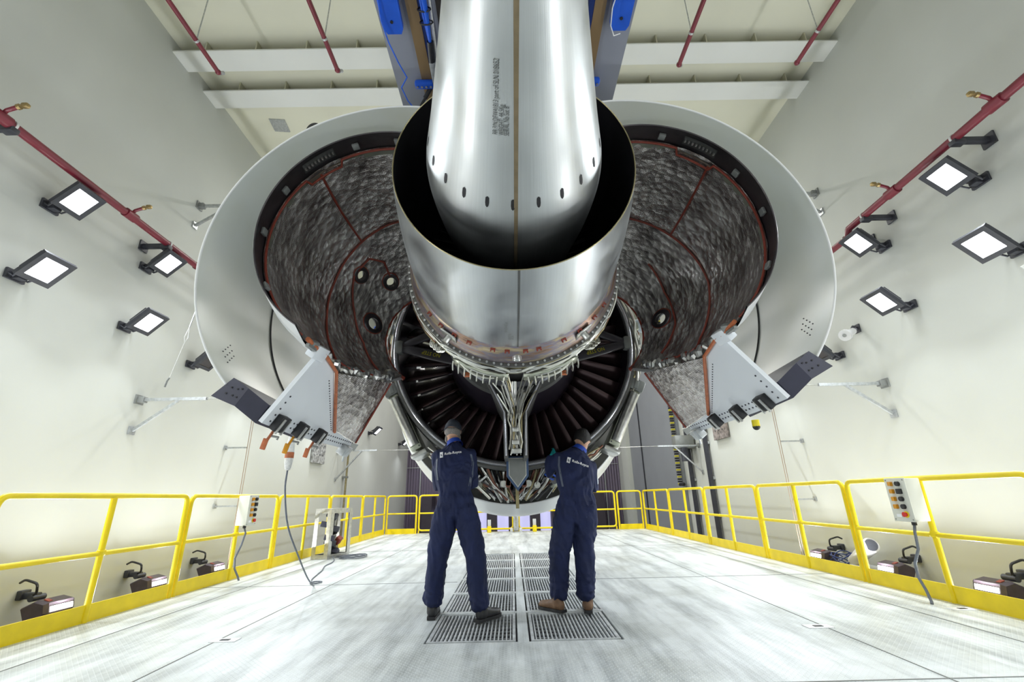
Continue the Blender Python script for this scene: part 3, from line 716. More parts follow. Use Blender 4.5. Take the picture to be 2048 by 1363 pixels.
# cctv on the right wall
t = thing('wall_camera', 'small white round camera on the right wall under the floodlights', 'camera', (XR, 7.1, 3.5))
MB().cyl((XR-0.30, 6.98, 3.42), (XR-0.12, 7.03, 3.50), 0.055, 14).cyl((XR-0.34, 6.96, 3.40), (XR-0.29, 6.98, 3.42), 0.095, 18).build('camera_body', M['camw'], t)
MB().cyl((XR-0.347, 6.957, 3.397), (XR-0.335, 6.962, 3.402), 0.03, 12).build('lens', M['grey'], t)
MB().tube([(XR-0.15, 7.03, 3.5), (XR-0.08, 7.06, 3.58), (XR-0.02, 7.07, 3.55)], 0.03, 8).box((XR-0.012, 7.07, 3.55), (0.024, 0.12, 0.14)).build('mount', M['lamp'], t)
# tubular housing behind the right rail
t = thing('camera_housing', 'white tubular camera housing behind the right guardrail', 'camera', (5.5, 7.9, 0.0))
MB().cyl((5.42, 7.50, 0.20), (5.62, 8.25, -0.12), 0.11, 20, 0.09).build('tube_body', M['camw'], t)
MB().cyl((5.417, 7.492, 0.203), (5.425, 7.51, 0.195), 0.085, 20).build('front_glass', M['lamp'], t)
MB().box((5.62, 8.0, -0.45), (0.3, 0.4, 0.6), bev=0.02).build('cradle', M['camw'], t)
m_ = MB()
for k in range(4):
    m_.tube([(5.55+0.16*math.cos(a/3+k), 8.35+0.05*k+0.16*math.sin(a/3+k), -0.05-0.03*k+0.07*math.sin(a/2.0)) for a in range(19)], 0.009, 6)
m_.build('cables', M['navyp'], t)
# small grey plate fixed to the ceiling
tag(MB().box((-4.87, 7.61, HC-0.008), (0.32, 0.34, 0.016), rot=(0, 0, 0.1)).build('ceiling_patch', M['grey_frame'], smooth=False), 'small grey square plate on the ceiling left of the cowl', 'plate')
# wedge shaped ledge at the right edge of the photo
tag(MB().prism([(XR-0.001, 4.5, 3.25), (XR-0.001, 3.4, 3.42), (XR-0.001, 3.4, 3.20)], (-0.30, -0.15, 0)).build('wall_ledge', M['wall'], smooth=False), 'cream wedge shaped ledge on the right wall at the photo edge', 'ledge')
# ------------------------------------------------------------------ thrust frame, pylon underside and its fittings
t = thing('engine_gantry', 'long grey painted gantry underside hanging above the engine', 'gantry', (0.02, 2.5, 4.6))
for s in (-1, 1):
    MB().box((s*0.885, 2.4, 4.62), (0.25, 8.0, 0.04)).box((s*0.9, 2.4, 4.9), (0.03, 8.0, 0.55)).build('side_plate', M['plate'], t, smooth=False)
    MB().box((s*0.725, 2.4, 4.60), (0.09, 8.0, 0.05)).build('bronze_strip', M['bronze'], t, smooth=False, label='bronze coloured strip')
    MB().box((s*0.665, 2.4, 4.62), (0.05, 8.0, 0.08)).build('blue_rail', M['navyp'], t, smooth=False, label='dark blue rail')
    MB().box((s*0.60, 2.4, 4.66), (0.09, 8.0, 0.03)).build('inner_plate', M['plate'], t, smooth=False)
    MB().tube([(s*0.575, -1.0, 4.6), (s*0.575, 2.0, 4.59), (s*0.62, 3.4, 4.57)], 0.012, 8).build('white_conduit', M['white_hose'], t, label='thin white conduit')
MB().box((0, 2.4, 4.70), (1.16, 8.0, 0.04)).build('middle_plate', M['brown'], t, smooth=False, label='dark brown middle plate')
MB().box((0.0, 4.4, 4.35), (0.7, 3.4, 0.7), bev=0.05).box((0, 4.6, 3.85), (0.42, 3.0, 0.5), bev=0.04).build('pylon', M['plate'], t)
for k in range(3):
    MB().box(((-1)**k*0.0, 1.6+1.4*k, 6.5), (1.0, 0.3, 3.7)).build('hanger_column', M['plate'], t, smooth=False)
# blue hangers
for s, lab in ((-1, 'bright blue hanging bracket plate left of the exhaust cone'), (1, 'bright blue hanging bracket plate right of the exhaust cone')):
    t = thing('blue_bracket', lab, 'bracket', (s*0.88, 2.3, 4.56))
    MB().prism([(s*0.80, 1.9, 4.52), (s*0.96, 1.9, 4.52), (s*0.965, 2.54, 4.50), (s*0.945, 2.58, 4.50), (s*0.835, 2.58, 4.50), (s*0.815, 2.54, 4.50)], (0, 0, 0.05)).build('plate', M['bluepaint'], t, smooth=False)
    MB().box((s*0.88, 2.2, 4.575), (0.06, 0.5, 0.06)).build('stem', M['bluepaint'], t, smooth=False)
    MB().disc((s*0.89, 2.48, 4.497), (0, 0, 1), 0.012).build('pin_hole', M['black'], t)
for s, lab in ((-1, 'small blue rounded bracket with bolts left of the exhaust cone'), (1, 'small blue rounded bracket with bolts right of the exhaust cone')):
    t = thing('blue_lug', lab, 'bracket', (s*0.75, 3.08, 4.56))
    MB().box((s*0.75, 3.08, 4.545), (0.17, 0.07, 0.06), bev=0.02).build('lug', M['bluepaint'], t)
    m_ = MB()
    for k in range(4): m_.disc((s*0.75-0.06+0.04*k, 3.08, 4.512), (0, 0, 1), 0.010, 8)
    m_.build('bolts', M['steel'], t)
# blue hose bundle, black lashings and connector
t = thing('blue_hose_bundle', 'bundle of bright blue hoses lashed beside the exhaust cone', 'hose', (-0.62, 2.3, 4.6))
m_ = MB()
for k in range(5):
    m_.tube([(-0.635+0.014*(k % 3)+0.008*math.sin(j*1.3+k), 0.5+j*0.28, 4.555-0.02*(k//2)+0.006*math.cos(j*1.7+k)) for j in range(8)] + [(-0.63, 2.68, 4.55)], 0.014, 8)
m_.build('hoses', M['bluehose'], t)
for y in (2.0, 2.42, 2.52):
    MB().tube([(-0.63+0.05*math.cos(a), y+0.012*math.sin(a), 4.545+0.045*math.sin(a)) for a in [2*PI*k/12 for k in range(12)]], 0.006, 6, closed=True).build('lashing', M['black'], t)
MB().cyl((-0.63, 2.68, 4.55), (-0.645, 2.86, 4.55), 0.026, 12).build('connector', M['black'], t)
MB().box((-0.645, 3.0, 4.55), (0.05, 0.28, 0.05), bev=0.008).build('grey_terminal', M['grey_frame'], t)
# thin blue air line hanging at the left
t = thing('blue_air_line', 'thin wavy blue air line hanging left of the gantry', 'hose', (-1.0, 2.8, 4.5))
MB().tube([(-0.93, 1.6, 4.55), (-0.94, 2.2, 4.5), (-0.96, 2.45, 4.47), (-0.94, 2.6, 4.44), (-0.90, 2.76, 4.42), (-0.86, 2.9, 4.42), (-0.93, 3.0, 4.42), (-0.90, 3.12, 4.40), (-0.84, 3.22, 4.38), (-0.86, 3.34, 4.30), (-0.84, 3.42, 4.20)], 0.006, 6).build('line', M['bluehose'], t)
t = thing('white_wire_loop', 'thin white wire loop hanging from the right blue bracket', 'wire', (0.86, 2.5, 4.5))
MB().tube([(0.83, 2.2, 4.5), (0.79, 2.36, 4.44), (0.80, 2.48, 4.42), (0.84, 2.56, 4.42), (0.90, 2.58, 4.47)], 0.004, 6).build('wire', M['white_hose'], t)
# black support struts from gantry to cowl halves
for s, lab in ((-1, 'thin black strut from the gantry to the left cowl half'), (1, 'thin black strut from the gantry to the right cowl half')):
    t = thing('hold_open_strut', lab, 'strut', (s*0.7, 3.15, 4.57))
    MB().cyl((s*0.69, 3.12, 4.57), (s*1.0, 3.38, 4.20), 0.012, 8).cyl((s*0.69, 3.12, 4.57), (s*0.76, 3.18, 4.49), 0.02, 8).build('rod', M['black'], t)

# ------------------------------------------------------------------ the engine
AX, AZ = 0.015, 2.70
ENG = thing('turbofan_engine', 'large open jet engine hanging tail first above the platform, exhaust cone overhead', 'engine', (AX, 3.5, AZ))
def pol(phi, r, y, ax=AX, az=AZ):
    """phi in degrees from straight down, positive to the right of the photo"""
    a = math.radians(phi)
    return Vector((ax + r*math.sin(a), y, az - r*math.cos(a)))
def interp(tab, y):
    if y <= tab[0][0]: return tab[0][1]
    for (a, b), (c, d) in zip(tab, tab[1:]):
        if y <= c:
            return b + (d-b)*(y-a)/(c-a)
    return tab[-1][1]
def smooth_prof(tab, n):
    """Catmull-Rom resample"""
    out = []
    P = [Vector((a, b)) for a, b in tab]; P = [2*P[0]-P[1]] + P + [2*P[-1]-P[-2]]
    for i in range(1, len(P)-2):
        for k in range(n):
            t_ = k/n; p0, p1, p2, p3 = P[i-1:i+3]
            out.append(tuple(0.5*((2*p1) + (p2-p0)*t_ + (2*p0-5*p1+4*p2-p3)*t_*t_ + (3*p1-p0-3*p2+p3)*t_**3)))
    out.append(tuple(P[-2])); return out
def revolve(mb, tab, a0=0, a1=360, n=96, ax=AX, az=AZ, uvs=True):
    closed = abs(a1-a0) >= 360
    rows = []; uv = []
    for y, r in tab:
        row = []
        for k in range(n + (0 if False else 1)):
            ph = a0 + (a1-a0)*k/n
            row.append(pol(ph, r, y, ax, az)); uv.append((math.radians(ph)*0.8, y + 0.001))
        rows.append(row)
    mb.grid(rows, uvs=uv if uvs else None)
    return mb
def shell(tab, th, **k):
    """closed lathe profile with thickness th (outside and inside)"""
    mb = MB(); full = list(tab) + [(y, r-th) for y, r in tab[::-1]] + [tab[0]]
    return revolve(mb, full, **k)
# exhaust plug (cone)
PLUG = [(0.12, 0.03), (0.3, 0.072), (0.6, 0.14), (1.1, 0.257), (1.4, 0.330), (1.62, 0.385), (1.74, 0.418), (1.85, 0.447), (1.95, 0.462), (2.08, 0.463), (2.3, 0.445), (2.6, 0.40), (3.0, 0.36)]
pl = smooth_prof(PLUG, 8)
plug = revolve(MB(), [(0.10, 0.001)] + pl, n=128).build('exhaust_cone', M['plug'], ENG, label='long tapering brushed metal exhaust cone')
sm = MB()
for ph in (0, 120, 240):
    rows = [[pol(ph-math.degrees(0.009/max(r, 0.02)), r+0.0025, y), pol(ph+math.degrees(0.009/max(r, 0.02)), r+0.0025, y)] for y, r in pl if y < 2.7 and r > 0.05]
    sm.grid(rows)
sm.build('weld_seam', M['seam'], plug)
m_ = MB()
for k in range(22):
    ph = -1.9 - 8.2 + 16.36*k + 8.2
    y = 1.745; r = interp(PLUG, y)
    for j in range(1):
        p = pol(ph, r+0.001, y); nrm = (pol(ph, 1.0, y) - pol(ph, 0.0, y)).normalized()
        tdir = Vector((math.cos(math.radians(ph)), 0, math.sin(math.radians(ph)))); sl = Vector((0, 1, 0)) - nrm*(-0.30); sl.normalize()
        pts = [(0.036, 0), (0.028, 0.007), (0.01, 0.0095), (-0.018, 0.0085), (-0.026, 0.0)]
        ring_ = [p + sl*a + tdir*b + nrm*0.001 for a, b in pts] + [p + sl*a - tdir*b + nrm*0.001 for a, b in pts[-2:0:-1]]
        m_.ngon(ring_)
m_.build('vent_slots', M['dark'], plug, smooth=False)
# core nozzle
NOZ = [(1.955, 0.648), (2.1, 0.672), (2.3, 0.697), (2.5, 0.715), (2.7, 0.727), (2.89, 0.732)]
nz = smooth_prof(NOZ, 6)
noz = revolve(MB(), nz, n=160).build('exhaust_nozzle', M['nozzle'], ENG, label='wide brushed metal exhaust nozzle ring')
inn = [(y, r-0.008) for y, r in nz if y < 2.6] + [(2.8, 0.69), (3.2, 0.64)]
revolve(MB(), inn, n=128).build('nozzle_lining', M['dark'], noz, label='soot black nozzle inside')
revolve(MB(), [(1.955, 0.6485), (1.952, 0.6455), (1.955, 0.642)], n=160).build('nozzle_lip', M['pipe2'], noz)
rows = [[pol(1-math.degrees(0.006/r), r+0.002, y), pol(1+math.degrees(0.006/r), r+0.002, y)] for y, r in nz]
MB().grid(rows).build('nozzle_seam', M['fairing'], noz)
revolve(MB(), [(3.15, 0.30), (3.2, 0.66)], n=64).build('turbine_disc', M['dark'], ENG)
m_ = MB()
for k in range(48):
    ph = 7.5*k; a, b = pol(ph, 0.35, 3.05), pol(ph+3, 0.66, 3.05)
    m_.prism([a, b, b+Vector((0.0, 0.10, 0)), a+Vector((0.0, 0.10, 0))], (0.004, 0, 0.004))
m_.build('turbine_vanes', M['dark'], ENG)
# heat tinted turbine case with clips, port, bolted flange
CASE = [(2.88, 0.728), (2.895, 0.742), (2.93, 0.758), (2.99, 0.776), (3.05, 0.786), (3.10, 0.79)]
case = revolve(MB(), smooth_prof(CASE, 5), n=128).build('turbine_case', M['heat'], ENG, label='heat tinted brown and blue turbine case')
revolve(MB(), [(3.09, 0.78), (3.09, 0.812), (3.125, 0.812), (3.125, 0.78)], n=128).build('case_flange', M['fairing'], case)
m_ = MB()
for k in range(96): p = pol(3.75*k, 0.80, 3.08); m_.cyl(p, p+Vector((0, 0.02, 0)), 0.009, 6)
m_.build('flange_bolts', M['grey_frame'], case, kind='stuff')
for ph in (-52, -43, -34, -25, -12, -4.5, 5, 12, 26, 36, 47, 56):
    p = pol(ph, 0.752, 2.915); R = Euler((0, -math.radians(ph), 0)).to_matrix()
    MB().box(p, (0.034, 0.024, 0.010), rot=R).cyl(p + R @ Vector((-0.013, 0, -0.005)), p + R @ Vector((-0.013, 0, -0.018)), 0.005, 6).cyl(p + R @ Vector((0.013, 0, -0.005)), p + R @ Vector((0.013, 0, -0.018)), 0.005, 6).build('clip', M['redseal'], case)
p = pol(0.5, 0.775, 2.99)
MB().cyl(p+Vector((0, 0, 0.02)), p-Vector((0, 0, 0.02)), 0.034, 20).sphere(p-Vector((0, 0, 0.02)), 0.024, 14, 8, (1, 1, 0.5)).build('inspection_port', M['steel'], case)
for ph in (-37, 38):
    p = pol(ph, 0.772, 2.97); R = Euler((0, -math.radians(ph), 0)).to_matrix()
    MB().box(p, (0.13, 0.12, 0.012), rot=R, bev=0.004).cyl(p, p + R @ Vector((0, 0, -0.05)), 0.025, 12).build('drain_port', M['steel'], case)
# core body up to the fan
CORE = [(3.12, 0.77), (3.3, 0.72), (3.5, 0.66), (3.8, 0.58), (4.2, 0.53), (4.5, 0.52), (4.62, 0.54)]
revolve(MB(), smooth_prof(CORE, 4), n=64).build('core_case', M['fairing'], ENG)
revolve(MB(), [(4.48, 0.58), (4.48, 0.635), (4.51, 0.65), (4.56, 0.635), (4.56, 0.58)], n=96).build('mount_ring', M['ring'], ENG)
revolve(MB(), [(4.55, 0.62), (4.55, 0.70), (4.60, 0.72), (4.66, 0.70)], n=96).build('rear_ring', M['fairing'], ENG)
HUB = [(4.60, 0.70), (4.8, 0.74), (5.1, 0.78), (5.5, 0.80), (5.9, 0.80)]
revolve(MB(), smooth_prof(HUB, 4), n=96).build('inner_fairing', M['ductdark'], ENG, label='dark smooth inner drum of the fan duct')
# fan case
FC = [(4.98, 1.335), (5.05, 1.345), (5.4, 1.35), (5.9, 1.37), (6.2, 1.38)]
revolve(MB(), FC, n=128).build('duct_liner', M['ductdark'], ENG, label='dark duct liner')
fc = revolve(MB(), [(4.98, 1.335), (4.96, 1.35), (4.96, 1.385), (4.985, 1.395), (4.985, 1.41), (5.01, 1.43), (5.04, 1.43), (5.05, 1.40), (5.30, 1.41), (5.31, 1.455), (5.35, 1.455), (5.36, 1.42), (5.9, 1.47), (6.2, 1.50)], n=160).build('fan_case', M['fairing'], ENG)
revolve(MB(), [(4.955, 1.347), (4.945, 1.362), (4.945, 1.376), (4.957, 1.386)], n=160).build('rear_flange_ring', M['ring'], fc, label='polished rear ring')
# 44 outlet guide vanes
for k in range(44):
    ph = 360/44*k + 4
    rows = []
    for r in [0.79 + 0.56*i/6 for i in range(7)]:
        row = []
        for j in range(7):
            c_ = j/6; tw = 14*(1-c_)**1.6 * (0.8/r)**0.5
            row.append(pol(ph + tw, r, 5.32 + 0.38*c_))
        rows.append(row)
    b = MB().grid(rows)
    o = b.build('guide_vane', M['vane'], ENG)
    md = o.modifiers.new('thick', 'SOLIDIFY'); md.thickness = 0.014; md.offset = 0
# fan blades and the spinner side far inside
for k in range(20):
    rows = []
    for r in [0.45 + 0.93*i/5 for i in range(6)]:
        rows.append([pol(18*k + j*4.2, r, 6.3 + 0.07*j) for j in range(4)])
    o = MB().grid(rows).build('fan_blade', M['strut'], ENG)
    md = o.modifiers.new('thick', 'SOLIDIFY'); md.thickness = 0.015
revolve(MB(), [(6.2, 0.8), (6.25, 0.45), (6.9, 0.38), (7.2, 0.001)], n=48).build('spinner', M['strut'], ENG)
# A-frame struts with NO STEP
def text_mesh(body, size, bold=0.0, spacing=1.0):
    cu = bpy.data.curves.new('t', 'FONT'); cu.body = body; cu.size = size; cu.offset = bold; cu.space_character = spacing; cu.resolution_u = 3
    ob = bpy.data.objects.new('t', cu); COL.objects.link(ob)
    dg = bpy.context.evaluated_depsgraph_get(); dg.update()
    me = bpy.data.meshes.new_from_object(ob.evaluated_get(dg))
    vs = [v.co.copy() for v in me.vertices]; fs = [tuple(p.vertices) for p in me.polygons]
    bpy.data.objects.remove(ob); bpy.data.meshes.remove(me); bpy.data.curves.remove(cu)
    return vs, fs
for s in (-1, 1):
    a = Vector((AX + s*1.33, 4.99, AZ-0.02))
    for b, w, nost in ((Vector((AX+s*0.45, 4.70, AZ+0.23)), 0.055, False), (Vector((AX+s*0.50, 4.70, AZ-0.30)), 0.062, True)):
        d = (b-a).normalized(); up = Vector((0, -1, 0)); up = (up - d*up.dot(d)).normalized(); sd = d.cross(up)
        pts = []
        st = MB(); rows = []
        for q in (0, 0.08, 0.5, 0.92, 1):
            c = a.lerp(b, q); ww = w*(0.55 + 0.45*min(1, 8*q*(1)))
            rows.append([c + sd*ww*math.cos(t_) + up*0.028*math.sin(t_) for t_ in [2*PI*k/14 for k in range(14)]])
        o = st.grid(rows, close=True).build('frame_strut', M['strut'], ENG)
        if nost:
            vs, fs = text_mesh('NO STEP', 0.062)
            L0 = max(v.x for v in vs)
            right = Vector((-1, 0, 0)); ex = d if d.dot(right) > 0 else -d
            ey = ex.cross(up); 
            if ey.z > 0: ey = -ey
            c = a.lerp(b, 0.50)
            m_ = MB(); m_.add([c + ex*(v.x-L0/2) + ey*(v.y-0.02) + up*0.031 for v in vs], fs)
            m_.build('lettering', M['yprint'], o, smooth=False)
    MB().box(a, (0.10, 0.12, 0.16), rot=(0, 0, 0), bev=0.03).build('strut_fitting', M['grey'], ENG)
# lower bifurcation fairing: Y-shaped grey side plates with the pipe bundle between them
for s in (-1, 1):
    X_ = lambda x: AX + s*x
    pts_f = [(X_(0.285), 4.42, 2.11), (X_(0.225), 4.42, 2.09), (X_(0.085), 4.42, 1.80), (X_(0.075), 4.42, 1.36), (X_(0.115), 4.42, 1.36), (X_(0.122), 4.42, 1.80)]
    MB().prism(pts_f[::-1] if s > 0 else pts_f, (0, 0.75, 0)).build('bifurcation_fairing', M['fairing'], ENG, smooth=False)
    MB().tube([(X_(0.255), 4.41, 2.11), (X_(0.105), 4.41, 1.80), (X_(0.095), 4.41, 1.38)], 0.012, 8).build('fairing_edge', M['ring'], ENG)
MB().box((AX, 5.1, 1.75), (0.16, 0.04, 0.75)).build('bifurcation_web', M['dark'], ENG, smooth=False)
rnd = random.Random(3)
for k in range(26):
    pts = []; x0 = rnd.uniform(-0.06, 0.06); y0 = rnd.uniform(4.35, 4.5)
    zt = rnd.uniform(1.9, 2.12); zb = rnd.uniform(1.38, 1.5)
    for j in range(9):
        q = j/8; fan = max(0, 1-q*2.6)
        pts.append((AX + x0*(1+1.5*fan) + rnd.uniform(-0.014, 0.014) + 0.05*fan*fan*(1 if x0 > 0 else -1), y0 + rnd.uniform(-0.015, 0.015) - fan*0.4, zt + (zb-zt)*q))
    MB().tube(pts, rnd.choice((0.004, 0.006, 0.008)), 6).build('harness_cable', M[rnd.choice(('pipe', 'white_hose', 'pipe', 'steel', 'pipe2'))], ENG)
MB().cyl((AX+0.005, 4.30, 2.08), (AX+0.005, 4.40, 1.86), 0.014, 10).cyl((AX-0.02, 4.30, 2.08), (AX-0.02, 4.40, 1.86), 0.010, 10).build('drain_pipe', M['steel'], ENG)
for z, w_ in ((1.62, 0.06), (1.50, 0.07), (1.42, 0.09)):
    MB().box((AX+rnd.uniform(-0.02, 0.02), 4.36, z), (w_, 0.05, 0.045), bev=0.006).build('connector_block', M['steel'], ENG)
# blue edged pentagon shield
MB().prism([(-0.085, 4.86, 1.41), (0.145, 4.86, 1.41), (0.145, 4.86, 1.21), (0.03, 4.86, 1.065), (-0.085, 4.86, 1.21)], (0, 0.05, 0)).build('shield_rim', M['bluetrim'], ENG, smooth=False, label='slate blue pentagon rim')
MB().prism([(-0.062, 4.855, 1.395), (0.122, 4.855, 1.395), (0.122, 4.855, 1.22), (0.03, 4.855, 1.10), (-0.062, 4.855, 1.22)], (0, 0.02, 0)).build('shield_border', M['steel'], ENG, smooth=False)
MB().prism([(-0.054, 4.85, 1.387), (0.114, 4.85, 1.387), (0.114, 4.85, 1.224), (0.03, 4.85, 1.111), (-0.054, 4.85, 1.224)], (0, 0.02, 0)).build('shield_face', M['grey'], ENG, smooth=False, label='mid grey pentagon face')

# pipework raft round the turbine: two manifolds sagging in a V towards the bottom plus spurs
def rr_(ph):   # radius of the pipe raft
    return 0.955 + 0.03*math.cos(math.radians(ph*2))
def ringpipe(name, r0, y0, a0, a1, rad, mt, wob=0.0, n=60, seed=0, parent=None):
    rn = random.Random(seed); pts = []
    off = 0; 
    for k in range(n+1):
        ph = a0 + (a1-a0)*k/n
        if k % 5 == 0: off = rn.uniform(-wob, wob)
        pts.append(pol(ph, r0 + off, y0 + off*0.8))
    return MB().tube(pts, rad, 8).build(name, mt, parent or ENG)
for i in range(9):
    ringpipe('manifold_pipe', 0.795+0.008*(i % 4), 3.13+0.018*i, -100+4*i, 100-3*i, (0.010, 0.006, 0.008)[i % 3], M[('pipe', 'pipe2', 'steel')[i % 3]], 0.008, seed=i)
# straight chord pipes that cut the corner towards the bottom apex
for s in (-1, 1):
    for i in range(5):
        a_ = pol(s*(42-2*i), 0.825, 3.13+0.025*i); b_ = pol(s*(3+2*i), 0.83+0.006*i, 3.15+0.035*i)
        mid_ = a_.lerp(b_, 0.55) - Vector((0, 0, 0.02*i))
        MB().tube(rounded([a_, mid_, b_], 0.12), (0.011, 0.007)[i % 2], 8).build('chord_pipe', M[('pipe', 'steel')[i % 2]], ENG)
    # olive grey bracket plate with clips below
    pts = [pol(s*(4+4.2*k), 0.835+0.006*(k % 2), 3.20) for k in range(8)]
    MB().grid([pts, [p + Vector((0, 0.13, -0.012)) for p in pts]]).build('harness_tray', M['olive'], ENG).modifiers.new('thick', 'SOLIDIFY').thickness = 0.01
    for k in range(9):
        p = pol(s*(6+3.4*k), 0.855, 3.24)
        MB().tube([p, p + Vector((s*0.006, 0.02, -0.03)), p + Vector((s*0.012, 0.09, -0.045)), p + Vector((s*0.012, 0.13, -0.02))], 0.006, 6).build('clip_loop', M['pipe'], ENG)
    MB().box(pol(s*26, 0.87, 3.40), (0.05, 0.05, 0.03), bev=0.005).build('orange_cap', M['orange'], ENG, label='small orange cap')
    # lumpy bundle at the widest corner
    for k in range(10):
        c = pol(s*(41+k*0.9), 0.83+0.008*(k % 3), 3.22+0.008*k)
        MB().tube([c + 0.025*Vector((math.cos(a), 0.4*math.sin(2*a), math.sin(a))) for a in [2*PI*j/10 for j in range(10)]], 0.006, 6, closed=True).build('cable_loop', M['pipe'], ENG)
    # side risers running up the turbine from the corner
    for i in range(6):
        rn = random.Random(40+i)
        pts = [pol(s*(47 + 8*j), 0.805+0.006*i+rn.uniform(-0.006, 0.006), 3.15+0.022*i+0.01*math.sin(j+i)) for j in range(9)]
        MB().tube(pts, (0.010, 0.006, 0.008)[i % 3], 8).build('riser_pipe', M[('pipe', 'copper', 'pipe2')[i % 3]], ENG)

# accessories round the outside of the fan case
for s in (-1, 1):
    # long panelled box low on each side
    a_ = pol(s*68, 1.50, 5.2); b_ = pol(s*42.5, 1.60, 5.2)
    d = (b_-a_); L_ = d.length; d.normalize(); n_ = (pol(s*55, 2, 5.2)-pol(s*55, 0, 5.2)).normalized(); n_ = (n_ - d*n_.dot(d)).normalized()
    R = Matrix((d, Vector((0, 1, 0)), n_)).transposed(); c = (a_+b_)/2
    tk = MB().box(c, (L_, 0.30, 0.13), rot=R, bev=0.025).build('accessory_box', M['olive'], ENG, label='long silver panelled box')
    MB().cyl(a_ - d*(-0.05) - Vector((0, 0.16, 0)), b_ - d*0.05 - Vector((0, 0.16, 0)), 0.055, 16).build('canister', M['steel'], tk)
    m_ = MB()
    for k in range(14): m_.disc(a_ + d*(0.04+L_*k/14.5) - Vector((0, 0.155, 0)) - n_*0.04, (0, 1, 0), 0.008, 6)
    m_.build('rivets', M['lamp'], tk)
    MB().box(a_ - d*0.06, (0.14, 0.34, 0.16), rot=R, bev=0.02).build('end_bracket', M['grey'], tk)
    MB().box(b_ + d*0.05, (0.05, 0.34, 0.18), rot=R, bev=0.01).build('end_bracket', M['steel'], tk)
    # pipes and small boxes up the side of the case
    rn = random.Random(11 if s > 0 else 5)
    for i in range(9):
        a0 = 66 + rn.uniform(0, 12); a1 = 96 + rn.uniform(0, 30)
        pts = [pol(s*(a0+(a1-a0)*j/9), 1.46 + 0.02*(i % 4) + rn.uniform(-0.02, 0.02), 5.0+0.05*i+rn.uniform(-0.02, 0.02)) for j in range(10)]
        MB().tube(pts, rn.choice((0.008, 0.012, 0.018)), 8).build('side_pipe', M[rn.choice(('pipe', 'white_hose', 'copper', 'pipe2'))], ENG)
    for i in range(6):
        p = pol(s*(70+7*i), 1.49, 5.05+0.03*(i % 2)); R = Euler((0, -math.radians(s*(70+7*i)), 0)).to_matrix()
        MB().box(p, (0.09, 0.07, 0.05), rot=R, bev=0.01).build('junction_box', M[('grey', 'olive', 'steel')[i % 3]], ENG)
    p = pol(s*99, 1.50, 5.15)
    MB().cyl(pol(s*101, 1.46, 5.15), pol(s*99, 1.62, 5.15), 0.055, 14, 0.09).build('wrapped_duct', M['wglove'], ENG, label='duct end wrapped in pale film')
    MB().cyl(pol(s*99.3, 1.60, 5.15), pol(s*98.6, 1.70, 5.15), 0.088, 14, 0.06).build('blue_cover', M['bluehose'], ENG, label='bright blue cover')
    # lower run from the box to the bottom: tubes along the case
    for i in range(10):
        a0 = 40 - rn.uniform(0, 4); a1 = 22 + rn.uniform(-4, 4)
        pts = [pol(s*(a0+(a1-a0)*j/8), 1.50+0.025*(i % 4)+rn.uniform(-0.012, 0.012), 4.99+0.05*i) for j in range(9)]
        MB().tube(pts, rn.choice((0.008, 0.011, 0.016)), 8).build('lower_pipe', M[rn.choice(('pipe', 'steel', 'copper', 'pipe2', 'white_hose'))], ENG)
# accessory gearbox and its pipework under the fan case
gb = MB()
for k in range(17):
    ph = -26 + 52*k/16
    p = pol(ph, 1.50, 5.62); gb.box(p + Vector((0, 0.1, 0)), (0.16, 0.6, 0.26), rot=Euler((0, -math.radians(ph), 0)).to_matrix(), bev=0.02)
gb.build('gearbox', M['strut'], ENG)
rn = random.Random(21)
for s in (-1, 1):
    for i in range(36):
        ph = s*rn.uniform(4, 27); y0 = rn.uniform(5.0, 5.35)
        a_ = pol(ph, 1.43, y0); b_ = pol(ph*rn.uniform(0.1, 0.6), 1.64+rn.uniform(0, 0.11), y0+rn.uniform(0.1, 0.4)); m1 = a_.lerp(b_, 0.4) - Vector((0, 0, 0.05))
        MB().tube(rounded([a_, m1, b_], 0.06), rn.choice((0.006, 0.008, 0.011, 0.015)), 8).build('gearbox_pipe', M[rn.choice(('pipe', 'steel', 'copper', 'strut', 'copper', 'pipe2', 'black'))], ENG)
    for i in range(7):
        ph = s*(5+3.4*i); p = pol(ph, 1.56+0.03*(i % 2), 5.25+0.05*(i % 3))
        R = Euler((0.2*i, -math.radians(ph), 0)).to_matrix()
        o = MB().box(p, (0.10, 0.12, 0.08), rot=R, bev=0.012).build('pump_body', M[('steel', 'grey', 'copper', 'olive')[i % 4]], ENG)
        MB().cyl(p-Vector((0, 0.05, 0)), p-Vector((0, 0.12, 0)), 0.035, 12).build('end_cap', M['steel'], o)
    for i in range(4):
        pts = [pol(s*(12+3*i+2*j), 1.50+0.10*math.sin(j/5*PI)+0.02*i, 5.05+0.06*j) for j in range(6)]
        MB().tube(pts, 0.011, 8).build('curved_hose', M['bluehose' if s > 0 and i < 3 else 'white_hose'], ENG)
for k in range(14):
    p = pol(-3.2 + 6.4*(k % 2), 1.44+0.022*(k//2), 5.15)
    MB().cyl(p - Vector((0, 0.03, 0)), p + Vector((0, 0.03, 0)), 0.028, 10).build('copper_collar', M['copper'], ENG)
MB().box((AX+0.01, 5.2, 1.04), (0.035, 0.035, 0.30)).build('drain_mast', M['pipe2'], ENG, smooth=False)
# white intake cowl ahead of the fan
COWL = [(5.65, 1.50), (5.9, 1.56), (6.4, 1.65), (7.0, 1.67), (7.7, 1.60), (8.2, 1.48), (8.32, 1.38), (8.2, 1.30), (7.8, 1.26), (6.6, 1.26)]
revolve(MB(), smooth_prof(COWL, 5), n=128, a0=-115, a1=115, az=2.42).build('intake_cowl', M['cowl'], ENG, label='white intake cowl ahead of the fan case').modifiers.new('thick', 'SOLIDIFY').thickness = 0.01
